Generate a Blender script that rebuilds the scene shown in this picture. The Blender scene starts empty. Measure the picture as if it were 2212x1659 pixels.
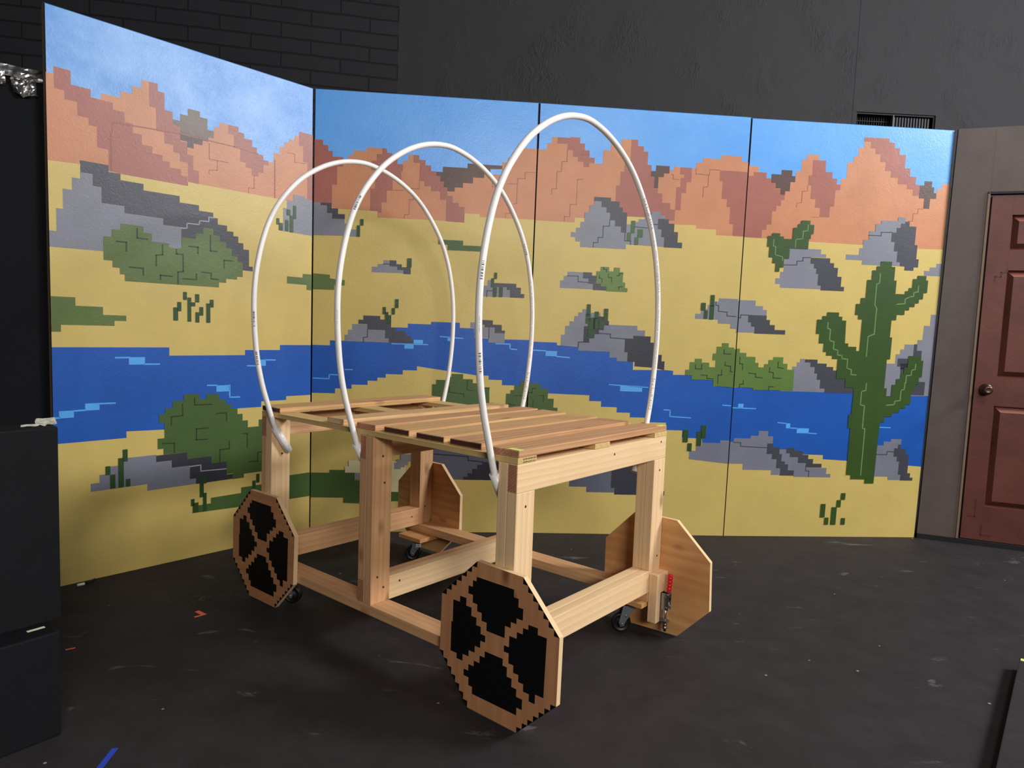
import bpy, bmesh, math, random
from mathutils import Vector, Matrix, noise
from mathutils.geometry import tessellate_polygon

random.seed(7)
SC = bpy.context.scene
COL = SC.collection

# ------------------------------------------------------------------ camera
CAM_H = 1.2052824
PITCH, ROLL, FPX = 0.0866696, 0.0384922, 1520.5586
def cam_axes():
    f = Vector((0, math.cos(PITCH), -math.sin(PITCH)))
    u = Vector((0, math.sin(PITCH), math.cos(PITCH)))
    r = Vector((1, 0, 0))
    c, s = math.cos(ROLL), math.sin(ROLL)
    return c*r + s*u, -s*r + c*u, f
_r, _u, _f = cam_axes()
cam_data = bpy.data.cameras.new('camera')
cam_data.sensor_fit = 'HORIZONTAL'
cam_data.sensor_width = 36.0
cam_data.lens = 36.0*FPX/2212.0
cam_data.clip_start = 0.05
camera = bpy.data.objects.new('camera', cam_data)
COL.objects.link(camera)
camera.matrix_world = Matrix(((_r.x, _u.x, -_f.x, 0), (_r.y, _u.y, -_f.y, 0), (_r.z, _u.z, -_f.z, CAM_H), (0, 0, 0, 1)))
SC.camera = camera

# ------------------------------------------------------------------ light and exposure
SC.view_settings.view_transform = 'Standard'
SC.view_settings.look = 'None'
SC.view_settings.exposure = 0.0
SC.view_settings.gamma = 1.0
SC.view_settings.use_curve_mapping = False
world = bpy.data.worlds.new('stage_ambient')
SC.world = world
world.use_nodes = True
world.node_tree.nodes['Background'].inputs[0].default_value = (0.80, 0.86, 1.0, 1)
world.node_tree.nodes['Background'].inputs[1].default_value = 0.04

def area_light(name, loc, target, sx, sy, power, color, spread=180):
    d = bpy.data.lights.new(name, 'AREA')
    d.shape = 'RECTANGLE'
    d.size, d.size_y = sx, sy
    d.energy = power
    d.color = color
    d.spread = math.radians(spread)
    o = bpy.data.objects.new(name, d)
    COL.objects.link(o)
    o.location = loc
    o.rotation_euler = (Vector(target)-Vector(loc)).to_track_quat('-Z', 'Y').to_euler()
    return o
# work lights: one hanging at stage right, one far out over the house, both outside the frame
area_light('work_light_right', (6.3, 1.7, 4.3), (-0.2, 3.0, 1.0), 2.0, 1.0, 400, (0.96, 0.98, 1.0))
area_light('work_light_overhead', (2.6, 0.9, 4.5), (1.6, 3.6, 1.2), 1.2, 0.6, 62, (0.95, 0.97, 1.0))
area_light('work_light_house', (1.6, -3.8, 3.1), (0.2, 3.0, 0.9), 2.0, 0.8, 204, (1.0, 0.97, 0.93))

# ------------------------------------------------------------------ small helpers
def lin(r, g, b):
    f = lambda c: (c/255)/12.92 if c/255 <= 0.04045 else ((c/255+0.055)/1.055)**2.4
    return (f(r), f(g), f(b), 1.0)

class MB:
    """collects geometry for one mesh object"""
    def __init__(self):
        self.bm = bmesh.new()
    def box(self, x0, x1, y0, y1, z0, z1, bev=0.0025, mat=0, endmat=None, endaxis=0, endside=None):
        bm = self.bm
        vs = [bm.verts.new(p) for p in ((x0,y0,z0),(x1,y0,z0),(x1,y1,z0),(x0,y1,z0),(x0,y0,z1),(x1,y0,z1),(x1,y1,z1),(x0,y1,z1))]
        fs = []
        for idx in ((0,3,2,1),(4,5,6,7),(0,1,5,4),(1,2,6,5),(2,3,7,6),(3,0,4,7)):
            f = bm.faces.new([vs[i] for i in idx])
            f.material_index = mat
            fs.append(f)
        if endmat is not None:
            for f in fs:
                f.normal_update()
                n = f.normal[endaxis]
                if abs(n) > 0.9 and (endside is None or n*endside > 0):
                    f.material_index = endmat
        if bev > 0:
            es = list({e for f in fs for e in f.edges})
            bmesh.ops.bevel(bm, geom=es, offset=bev, segments=2, profile=0.6, affect='EDGES')
        return self
    def poly(self, pts, mat=0):
        """flat polygon (any outline) given as 3-D points"""
        vs = [self.bm.verts.new(p) for p in pts]
        for t in tessellate_polygon([[Vector(p) for p in pts]]):
            if len(set(t)) == 3:
                try:
                    f = self.bm.faces.new([vs[i] for i in t])
                    f.material_index = mat
                except ValueError:
                    pass
        return self
    def prism(self, pts2, fn, d0, d1, mat=0, sidemat=None):
        """outline pts2 extruded between depths d0 and d1, fn(a,b,d) -> point"""
        n = len(pts2)
        a = [self.bm.verts.new(fn(p[0], p[1], d0)) for p in pts2]
        b = [self.bm.verts.new(fn(p[0], p[1], d1)) for p in pts2]
        self.bm.faces.new(a).material_index = mat
        self.bm.faces.new(b[::-1]).material_index = mat
        for i in range(n):
            f = self.bm.faces.new((a[i], b[i], b[(i+1) % n], a[(i+1) % n]))
            f.material_index = mat if sidemat is None else sidemat
        return self
    def tube(self, path, rad, seg=16, mat=0, caps=True, smooth=True, wall=0.0):
        bm = self.bm
        path = [Vector(p) for p in path]
        rings = []
        up = None
        for i, p in enumerate(path):
            t = (path[min(i+1, len(path)-1)]-path[max(i-1, 0)]).normalized()
            if up is None:
                up = t.orthogonal().normalized()
            up = (up-t*up.dot(t)).normalized()
            w = t.cross(up)
            r = rad[i] if isinstance(rad, (list, tuple)) else rad
            rings.append([bm.verts.new(p+up*r*math.cos(k*2*math.pi/seg)+w*r*math.sin(k*2*math.pi/seg)) for k in range(seg)])
        for i in range(len(rings)-1):
            for k in range(seg):
                f = bm.faces.new((rings[i][k], rings[i][(k+1) % seg], rings[i+1][(k+1) % seg], rings[i+1][k]))
                f.material_index = mat
                f.smooth = smooth
        if caps:
            for ring, rev in ((rings[0], True), (rings[-1], False)):
                f = bm.faces.new(ring[::-1] if rev else ring)
                f.material_index = mat
        return self
    def lathe(self, prof, origin, axis, seg=24, mat=0):
        """prof: (along axis, radius) list"""
        ax = Vector(axis).normalized()
        u = ax.orthogonal().normalized()
        w = ax.cross(u)
        o = Vector(origin)
        rings = []
        for h, r in prof:
            if r < 1e-6:
                rings.append([self.bm.verts.new(o+ax*h)])
            else:
                rings.append([self.bm.verts.new(o+ax*h+(u*math.cos(k*2*math.pi/seg)+w*math.sin(k*2*math.pi/seg))*r) for k in range(seg)])
        for a, b in zip(rings, rings[1:]):
            for k in range(seg):
                q = [a[k % len(a)], a[(k+1) % len(a)], b[(k+1) % len(b)], b[k % len(b)]]
                q = list(dict.fromkeys(q))
                if len(q) >= 3:
                    f = self.bm.faces.new(q)
                    f.material_index = mat
                    f.smooth = True
        return self
    def build(self, name, mats, parent=None, centre=True, origin=None):
        bmesh.ops.recalc_face_normals(self.bm, faces=self.bm.faces) if origin != 'keep' else None
        me = bpy.data.meshes.new(name)
        off = Vector((0, 0, 0))
        if isinstance(origin, Vector):
            off = origin
        elif centre and origin != 'keep' and len(self.bm.verts):
            xs = [v.co for v in self.bm.verts]
            off = Vector([(min(p[i] for p in xs)+max(p[i] for p in xs))/2 for i in range(3)])
        bmesh.ops.translate(self.bm, verts=self.bm.verts, vec=-off)
        self.bm.to_mesh(me)
        self.bm.free()
        for m in (mats if isinstance(mats, (list, tuple)) else [mats]):
            me.materials.append(m)
        o = bpy.data.objects.new(name, me)
        COL.objects.link(o)
        o.location = off
        if parent:
            o.parent = parent
            if parent.type == 'MESH':
                o.location = off-parent.location
        return o

def tag(o, label, cat, group=None):
    o['label'] = label
    o['category'] = cat
    if group:
        o['group'] = group
    return o
def structure(o):
    o['kind'] = 'structure'
    return o
def empty(name, loc):
    o = bpy.data.objects.new(name, None)
    o.empty_display_size = 0.1
    COL.objects.link(o)
    o.location = loc
    return o

# ------------------------------------------------------------------ materials
def new_mat(name):
    m = bpy.data.materials.new(name)
    m.use_nodes = True
    nt = m.node_tree
    b = nt.nodes['Principled BSDF']
    return m, nt, b
def N(nt, typ, **kw):
    n = nt.nodes.new(typ)
    for k, v in kw.items():
        setattr(n, k, v)
    return n
def plain(name, col, rough=0.5, metal=0.0, spec=0.5):
    m, nt, b = new_mat(name)
    b.inputs['Base Color'].default_value = col
    b.inputs['Roughness'].default_value = rough
    b.inputs['Metallic'].default_value = metal
    b.inputs['Specular IOR Level'].default_value = spec
    return m
def bump(nt, b, height, strength, dist=0.002):
    bn = N(nt, 'ShaderNodeBump')
    bn.inputs['Strength'].default_value = strength
    bn.inputs['Distance'].default_value = dist
    nt.links.new(height, bn.inputs['Height'])
    nt.links.new(bn.outputs['Normal'], b.inputs['Normal'])
def paint(name, col, rough=0.42, vary=0.10, mottled=None, spec=0.5):
    """brushed wall paint with lumpy roller texture"""
    m, nt, b = new_mat(name)
    tc = N(nt, 'ShaderNodeTexCoord')
    n1 = N(nt, 'ShaderNodeTexNoise'); n1.inputs['Scale'].default_value = 3.2; n1.inputs['Detail'].default_value = 5; n1.inputs['Roughness'].default_value = 0.65
    nt.links.new(tc.outputs['Object'], n1.inputs['Vector'])
    ramp = N(nt, 'ShaderNodeValToRGB')
    hi = mottled if mottled else tuple(min(1, c*(1+vary)) for c in col[:3])+(1,)
    lo = tuple(c*(1-vary) for c in col[:3])+(1,)
    ramp.color_ramp.elements[0].position = 0.35; ramp.color_ramp.elements[0].color = lo if not mottled else col
    ramp.color_ramp.elements[1].position = 0.68; ramp.color_ramp.elements[1].color = hi
    nt.links.new(n1.outputs['Fac'], ramp.inputs['Fac'])
    nt.links.new(ramp.outputs['Color'], b.inputs['Base Color'])
    mp = N(nt, 'ShaderNodeMapping'); mp.inputs['Scale'].default_value = (1, 1, 1)
    nt.links.new(tc.outputs['Object'], mp.inputs['Vector'])
    n2 = N(nt, 'ShaderNodeTexNoise'); n2.inputs['Scale'].default_value = 55; n2.inputs['Detail'].default_value = 5; n2.inputs['Distortion'].default_value = 1.6
    nt.links.new(mp.outputs['Vector'], n2.inputs['Vector'])
    n3 = N(nt, 'ShaderNodeTexNoise'); n3.inputs['Scale'].default_value = 9; n3.inputs['Detail'].default_value = 2
    nt.links.new(mp.outputs['Vector'], n3.inputs['Vector'])
    mul = N(nt, 'ShaderNodeMath', operation='MULTIPLY')
    nt.links.new(n2.outputs['Fac'], mul.inputs[0]); nt.links.new(n3.outputs['Fac'], mul.inputs[1])
    bump(nt, b, mul.outputs[0], 0.2, 0.006)
    b.inputs['Roughness'].default_value = rough
    b.inputs['Specular IOR Level'].default_value = spec
    return m

def wood(name, light, dark, axis, ring=15.0, contrast=1.0, rough=0.62, streak=0.5, blotch=None, distort=6.0, profile='SAW'):
    """softwood board: growth rings around `axis`, stretched along it; different on every object"""
    m, nt, b = new_mat(name)
    tc = N(nt, 'ShaderNodeTexCoord')
    oi = N(nt, 'ShaderNodeObjectInfo')
    sh = N(nt, 'ShaderNodeVectorMath', operation='SCALE')
    sh.inputs[0].default_value = (0.31, 0.23, 0.37)
    nt.links.new(oi.outputs['Random'], sh.inputs['Scale'])
    ad = N(nt, 'ShaderNodeVectorMath', operation='ADD')
    nt.links.new(tc.outputs['Object'], ad.inputs[0]); nt.links.new(sh.outputs[0], ad.inputs[1])
    ad2 = N(nt, 'ShaderNodeVectorMath', operation='ADD')
    ad2.inputs[1].default_value = tuple(0.02 if i == axis else 0.055 for i in range(3))
    nt.links.new(ad.outputs[0], ad2.inputs[0])
    mp = N(nt, 'ShaderNodeMapping')
    mp.inputs['Scale'].default_value = tuple(0.09 if i == axis else 1.0 for i in range(3))
    nt.links.new(ad2.outputs[0], mp.inputs['Vector'])
    wv = N(nt, 'ShaderNodeTexWave', wave_type='RINGS', rings_direction='XYZ'[axis], wave_profile=profile)
    wv.inputs['Scale'].default_value = ring
    wv.inputs['Distortion'].default_value = distort
    wv.inputs['Detail'].default_value = 3
    wv.inputs['Detail Scale'].default_value = 0.6
    nt.links.new(mp.outputs['Vector'], wv.inputs['Vector'])
    mp2 = N(nt, 'ShaderNodeMapping')
    mp2.inputs['Scale'].default_value = tuple(2.2 if i == axis else 75.0 for i in range(3))
    nt.links.new(ad.outputs[0], mp2.inputs['Vector'])
    ns = N(nt, 'ShaderNodeTexNoise'); ns.inputs['Scale'].default_value = 1.0; ns.inputs['Detail'].default_value = 6
    nt.links.new(mp2.outputs['Vector'], ns.inputs['Vector'])
    mx = N(nt, 'ShaderNodeMix', data_type='FLOAT')
    mx.inputs['Factor'].default_value = streak
    nt.links.new(wv.outputs['Fac'], mx.inputs['A']); nt.links.new(ns.outputs['Fac'], mx.inputs['B'])
    ramp = N(nt, 'ShaderNodeValToRGB')
    e = ramp.color_ramp.elements
    e[0].position = 0.2; e[0].color = light
    e[1].position = 0.95; e[1].color = tuple(light[i]+(dark[i]-light[i])*contrast for i in range(3))+(1,)
    nt.links.new(mx.outputs['Result'], ramp.inputs['Fac'])
    # slow colour drift along and between boards
    nb = N(nt, 'ShaderNodeTexNoise'); nb.inputs['Scale'].default_value = 4.5; nb.inputs['Detail'].default_value = 2
    nt.links.new(ad.outputs[0], nb.inputs['Vector'])
    mc = N(nt, 'ShaderNodeMix', data_type='RGBA', blend_type='MIX')
    r2 = N(nt, 'ShaderNodeValToRGB'); r2.color_ramp.elements[0].position = 0.45; r2.color_ramp.elements[1].position = 0.75
    r2.color_ramp.elements[1].color = (0.55, 0.55, 0.55, 1)
    nt.links.new(nb.outputs['Fac'], r2.inputs['Fac'])
    nt.links.new(r2.outputs['Color'], mc.inputs['Factor'])
    nt.links.new(ramp.outputs['Color'], mc.inputs['A'])
    mc.inputs['B'].default_value = blotch if blotch else tuple(0.5*(light[i]+dark[i]) for i in range(3))+(1,)
    kp = N(nt, 'ShaderNodeMapping'); kp.inputs['Scale'].default_value = tuple(3.1 if i == axis else 6.5 for i in range(3))
    nt.links.new(ad.outputs[0], kp.inputs['Vector'])
    kv = N(nt, 'ShaderNodeTexVoronoi', feature='F1'); kv.inputs['Scale'].default_value = 1.0
    nt.links.new(kp.outputs['Vector'], kv.inputs['Vector'])
    kr = N(nt, 'ShaderNodeValToRGB')
    kr.color_ramp.elements[0].position = 0.045; kr.color_ramp.elements[0].color = (0.85, 0.85, 0.85, 1)
    kr.color_ramp.elements[1].position = 0.135; kr.color_ramp.elements[1].color = (0, 0, 0, 1)
    nt.links.new(kv.outputs['Distance'], kr.inputs['Fac'])
    mk = N(nt, 'ShaderNodeMix', data_type='RGBA', blend_type='MIX')
    nt.links.new(kr.outputs['Color'], mk.inputs['Factor'])
    nt.links.new(mc.outputs['Result'], mk.inputs['A'])
    mk.inputs['B'].default_value = tuple(c*0.55 for c in dark[:3])+(1,)
    nt.links.new(mk.outputs['Result'], b.inputs['Base Color'])
    b.inputs['Roughness'].default_value = rough
    b.inputs['Specular IOR Level'].default_value = 0.3
    bump(nt, b, ns.outputs['Fac'], 0.25, 0.0012)
    return m

PINE = [wood('pine_%s' % 'xyz'[i], lin(240, 206, 160), lin(206, 160, 110), i, contrast=0.55) for i in range(3)]
FIR = [wood('fir_%s' % 'xyz'[i], lin(222, 176, 128), lin(182, 126, 82), i, contrast=0.6, blotch=lin(206, 148, 104)) for i in range(3)]
DECK = [wood('deck_lumber_%d' % k, lin(*c), lin(*d), 0, ring=20, streak=0.6, rough=0.75, blotch=lin(*e)) for k, (c, d, e) in enumerate((
    ((222, 180, 124), (166, 116, 74), (204, 156, 104)),
    ((214, 168, 120), (160, 108, 74), (198, 144, 104)),
    ((230, 192, 136), (176, 128, 84), (212, 168, 114))))]
STRIP = wood('stringer_lumber', lin(226, 194, 132), lin(178, 138, 84), 1, contrast=0.7)
PLY = wood('plywood', lin(220, 168, 110), lin(170, 112, 66), 1, ring=8, distort=11, contrast=0.55, streak=0.6, profile='SIN', blotch=lin(182, 118, 68))
PLYOUT = wood('plywood_stained_face', lin(206, 148, 102), lin(160, 104, 68), 2, ring=9, distort=5, contrast=0.6, streak=0.75, profile='SIN')
PLYOUTH = wood('plywood_stained_face_level', lin(200, 140, 96), lin(160, 104, 68), 1, ring=9, distort=5, contrast=0.6, streak=0.75, profile='SIN')
PLYEDGE = plain('plywood_edge', lin(232, 196, 150), 0.7)
DARKEND = plain('stained_board_end', lin(74, 44, 32), 0.75)
ENDRED = wood('sawn_end_grain', lin(196, 138, 104), lin(140, 86, 62), 0, ring=40, contrast=1.0)
BLACKPAINT = plain('black_wheel_paint', lin(7, 7, 7), 0.7, 0.0, 0.25)
SCREW = plain('screw_hole_shadow', lin(70, 40, 25), 0.6)
PVC = plain('white_pvc', lin(246, 240, 234), 0.32)
PVCPRINT = plain('pipe_print_red_brown', lin(150, 96, 88), 0.5)
PVCBLACK = plain('pipe_print_black', lin(84, 82, 84), 0.5)
INK = plain('lumber_stamp_ink', lin(48, 36, 30), 0.7)
STEEL = plain('zinc_steel', lin(176, 176, 178), 0.28, 1.0)
DARKSTEEL = plain('dark_caster_steel', lin(70, 72, 76), 0.35, 0.7)
FORKSTEEL = plain('fork_zinc', lin(128, 130, 134), 0.35, 0.45)
RUBBER = plain('black_rubber', lin(16, 16, 17), 0.45)
REDGRIP = plain('red_vinyl_grip', lin(214, 26, 34), 0.28)
WHITELAB = plain('white_label', lin(225, 225, 225), 0.5)
GLOW = plain('glow_tape', lin(226, 236, 120), 0.5)
ORANGE = plain('orange_spike_tape', lin(255, 118, 78), 0.55)
BLUETAPE = plain('blue_tape', lin(38, 72, 190), 0.55)
PALETAPE = plain('pale_glow_tape', lin(224, 230, 196), 0.5)
WHITETAPE = plain('white_tape', lin(232, 226, 214), 0.55)

def black_paint(name, base, rough, scuff, scale=6.0):
    m, nt, b = new_mat(name)
    tc = N(nt, 'ShaderNodeTexCoord')
    n1 = N(nt, 'ShaderNodeTexNoise'); n1.inputs['Scale'].default_value = scale; n1.inputs['Detail'].default_value = 8; n1.inputs['Roughness'].default_value = 0.7
    nt.links.new(tc.outputs['Object'], n1.inputs['Vector'])
    r1 = N(nt, 'ShaderNodeValToRGB')
    r1.color_ramp.elements[0].position = 0.3; r1.color_ramp.elements[0].color = tuple(c*0.75 for c in base[:3])+(1,)
    r1.color_ramp.elements[1].position = 0.75; r1.color_ramp.elements[1].color = tuple(c*1.3 for c in base[:3])+(1,)
    nt.links.new(n1.outputs['Fac'], r1.inputs['Fac'])
    # worn pale scuffs
    mp = N(nt, 'ShaderNodeMapping'); mp.inputs['Scale'].default_value = (1.6, 3.4, 2.0)
    nt.links.new(tc.outputs['Object'], mp.inputs['Vector'])
    n2 = N(nt, 'ShaderNodeTexNoise'); n2.inputs['Scale'].default_value = 2.3; n2.inputs['Detail'].default_value = 9; n2.inputs['Roughness'].default_value = 0.62; n2.inputs['Distortion'].default_value = 0.8
    nt.links.new(mp.outputs['Vector'], n2.inputs['Vector'])
    r2 = N(nt, 'ShaderNodeValToRGB')
    r2.color_ramp.elements[0].position = 0.63; r2.color_ramp.elements[0].color = (0, 0, 0, 1)
    r2.color_ramp.elements[1].position = 0.82; r2.color_ramp.elements[1].color = (scuff, scuff, scuff, 1)
    nt.links.new(n2.outputs['Fac'], r2.inputs['Fac'])
    # tiny paint flecks
    vo = N(nt, 'ShaderNodeTexVoronoi', feature='F1'); vo.inputs['Scale'].default_value = 7.0
    nt.links.new(tc.outputs['Object'], vo.inputs['Vector'])
    r3 = N(nt, 'ShaderNodeValToRGB')
    r3.color_ramp.elements[0].position = 0.02; r3.color_ramp.elements[0].color = (scuff*1.6, scuff*1.6, scuff*1.6, 1)
    r3.color_ramp.elements[1].position = 0.04; r3.color_ramp.elements[1].color = (0, 0, 0, 1)
    nt.links.new(vo.outputs['Distance'], r3.inputs['Fac'])
    add = N(nt, 'ShaderNodeMix', data_type='RGBA', blend_type='ADD'); add.inputs['Factor'].default_value = 1
    nt.links.new(r2.outputs['Color'], add.inputs['A']); nt.links.new(r3.outputs['Color'], add.inputs['B'])
    mix = N(nt, 'ShaderNodeMix', data_type='RGBA', blend_type='MIX')
    nt.links.new(add.outputs['Result'], mix.inputs['Factor'])
    nt.links.new(r1.outputs['Color'], mix.inputs['A'])
    mix.inputs['B'].default_value = (0.55, 0.53, 0.52, 1)
    nt.links.new(mix.outputs['Result'], b.inputs['Base Color'])
    b.inputs['Roughness'].default_value = rough
    b.inputs['Specular IOR Level'].default_value = 0.22
    bump(nt, b, n1.outputs['Fac'], 0.15, 0.003)
    return m

FLOORMAT = black_paint('black_stage_floor', lin(48, 44, 45), 0.68, 0.4)
BOXMAT = black_paint('black_painted_plywood', lin(13, 13, 16), 0.75, 0.15)
FLATBLACK = plain('black_masking_fabric', lin(16, 17, 20), 0.9, 0, 0.2)

def wall_plaster():
    m, nt, b = new_mat('charcoal_plaster')
    tc = N(nt, 'ShaderNodeTexCoord')
    mp = N(nt, 'ShaderNodeMapping'); mp.inputs['Scale'].default_value = (1, 1, 0.6)
    nt.links.new(tc.outputs['Object'], mp.inputs['Vector'])
    n1 = N(nt, 'ShaderNodeTexNoise'); n1.inputs['Scale'].default_value = 16; n1.inputs['Detail'].default_value = 6; n1.inputs['Distortion'].default_value = 3.0
    nt.links.new(mp.outputs['Vector'], n1.inputs['Vector'])
    n2 = N(nt, 'ShaderNodeTexNoise'); n2.inputs['Scale'].default_value = 2.2; n2.inputs['Detail'].default_value = 3
    nt.links.new(tc.outputs['Object'], n2.inputs['Vector'])
    r = N(nt, 'ShaderNodeValToRGB')
    r.color_ramp.elements[0].position = 0.47; r.color_ramp.elements[0].color = (0, 0, 0, 1)
    r.color_ramp.elements[1].position = 0.62; r.color_ramp.elements[1].color = (1, 1, 1, 1)
    nt.links.new(n2.outputs['Fac'], r.inputs['Fac'])
    mul = N(nt, 'ShaderNodeMath', operation='MULTIPLY')
    nt.links.new(n1.outputs['Fac'], mul.inputs[0]); nt.links.new(r.outputs['Color'], mul.inputs[1])
    bump(nt, b, mul.outputs[0], 0.9, 0.012)
    b.inputs['Base Color'].default_value = lin(55, 53, 54)
    b.inputs['Roughness'].default_value = 0.75
    b.inputs['Specular IOR Level'].default_value = 0.25
    return m
def wall_brick():
    m, nt, b = new_mat('black_slump_block')
    tc = N(nt, 'ShaderNodeTexCoord')
    sx = N(nt, 'ShaderNodeSeparateXYZ'); cx = N(nt, 'ShaderNodeCombineXYZ')
    nt.links.new(tc.outputs['Object'], sx.inputs[0])
    nt.links.new(sx.outputs['X'], cx.inputs['X']); nt.links.new(sx.outputs['Z'], cx.inputs['Y'])
    nw = N(nt, 'ShaderNodeTexNoise'); nw.inputs['Scale'].default_value = 5
    nt.links.new(tc.outputs['Object'], nw.inputs['Vector'])
    sc = N(nt, 'ShaderNodeVectorMath', operation='SCALE'); sc.inputs['Scale'].default_value = 0.012
    nt.links.new(nw.outputs['Color'], sc.inputs[0])
    ad = N(nt, 'ShaderNodeVectorMath', operation='ADD')
    nt.links.new(cx.outputs[0], ad.inputs[0]); nt.links.new(sc.outputs[0], ad.inputs[1])
    br = N(nt, 'ShaderNodeTexBrick')
    br.offset = 0.5
    br.inputs['Scale'].default_value = 1
    br.inputs['Brick Width'].default_value = 0.4064
    br.inputs['Row Height'].default_value = 0.1016
    br.inputs['Mortar Size'].default_value = 0.006
    br.inputs['Mortar Smooth'].default_value = 0.35
    br.inputs['Color1'].default_value = lin(34, 34, 37); br.inputs['Color2'].default_value = lin(31, 31, 34); br.inputs['Mortar'].default_value = lin(16, 16, 18)
    nt.links.new(ad.outputs[0], br.inputs['Vector'])
    nt.links.new(br.outputs['Color'], b.inputs['Base Color'])
    inv = N(nt, 'ShaderNodeMath', operation='SUBTRACT'); inv.inputs[0].default_value = 1
    nt.links.new(br.outputs['Fac'], inv.inputs[1])
    bump(nt, b, inv.outputs[0], 1.0, 0.02)
    b.inputs['Roughness'].default_value = 0.7
    b.inputs['Specular IOR Level'].default_value = 0.3
    return m

# ------------------------------------------------------------------ the room shell
mb = MB()
mb.poly([(-6, -3, 0), (7, -3, 0), (7, 6.2, 0), (-6, 6.2, 0)])
structure(mb.build('floor', FLOORMAT, origin=Vector((0, 0, 0))))

BC = Vector((-0.9199, 5.3146, 0))                       # corner where block wall and plaster wall meet
yb = math.radians(12.37); yp = 0.042
db = Vector((math.cos(yb), math.sin(yb), 0)); dp = Vector((math.cos(yp), math.sin(yp), 0))
ROOMH = 4.6
def wall_obj(name, mat, origin, yaw, x0, x1, hole=None):
    mb = MB()
    th = 0.15
    if hole is None:
        mb.box(x0, x1, 0, th, 0, ROOMH, bev=0)
    else:
        hx0, hx1, hz0, hz1 = hole
        mb.box(x0, hx0, 0, th, 0, ROOMH, bev=0)
        mb.box(hx1, x1, 0, th, 0, ROOMH, bev=0)
        mb.box(hx0, hx1, 0, th, 0, hz0, bev=0)
        mb.box(hx0, hx1, 0, th, hz1, ROOMH, bev=0)
    o = mb.build(name, mat, origin=Vector((0, 0, 0)))
    o.location = origin
    o.rotation_euler = (0, 0, yaw)
    return structure(o)
wall_obj('wall_left', wall_brick(), BC+Vector((0, 0, 0)), yb, -6.0, 0.0)
VS0, VS1 = 3.432, 4.046                                  # vent opening measured along the plaster wall
VZ0, VZ1 = 2.47, 2.886
wall_obj('wall_back', wall_plaster(), BC-dp*0.0, yp, 0.0, 7.2, (VS0, VS1, VZ0, VZ1))
# plaster panel joint left of the vent
mb = MB()
mb.box(VS0-0.030, VS0-0.022, -0.002, 0.003, 2.2, 4.4, bev=0)
o = mb.build('trim_1', plain('joint_shadow_paint', lin(44, 42, 44), 0.8), origin=Vector((0, 0, 0)))
o.location = BC; o.rotation_euler = (0, 0, yp); structure(o)

# wall vent: frame, centre mullion, fixed bars on the left, slats on the right
vent = empty('wall_vent', BC+dp*((VS0+VS1)/2)+Vector((0, 0, VZ0)))
vent.rotation_euler = (0, 0, yp)
tag(vent, 'dark air vent grille high in the charcoal wall, just above the scenery', 'air vent')
VM = plain('vent_dark_metal', lin(16, 17, 18), 0.7); VS = plain('vent_slat_metal', lin(34, 35, 37), 0.6)
hw = (VS1-VS0)/2; vh = VZ1-VZ0
mb = MB(); mb.box(-hw, hw, 0.12, 0.125, 0, vh, bev=0); mb.build('vent_back', VM, vent)
mb = MB()
for a in ((-hw, hw, vh-0.012, vh), (-hw, hw, 0, 0.012), (-hw, -hw+0.012, 0.012, vh-0.012), (hw-0.012, hw, 0.012, vh-0.012)):
    mb.box(a[0], a[1], 0.01, 0.03, a[2], a[3], bev=0.001)
mb.build('vent_frame', VM, vent)
mb = MB(); mb.box(-0.022, -0.014, 0.0, 0.03, 0.012, vh-0.012, bev=0.001); mb.build('mullion', plain('mullion_metal', lin(72, 74, 76), 0.5), vent)
mb = MB()
for k in range(13):
    x = 0.0+k*(hw-0.02)/13
    mb.box(x, x+0.012, 0.03, 0.05, 0.012, vh-0.012, bev=0)
mb.build('slat_panel', VS, vent)
mb = MB()
for k in range(14):
    x = -hw+0.02+k*(hw-0.05)/14
    mb.box(x, x+0.004, 0.05, 0.07, 0.012, vh-0.012, bev=0)
mb.box(-hw+0.012, -0.03, 0.045, 0.05, vh-0.055, vh-0.050, bev=0)
mb.build('bar_panel', VM, vent)

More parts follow.
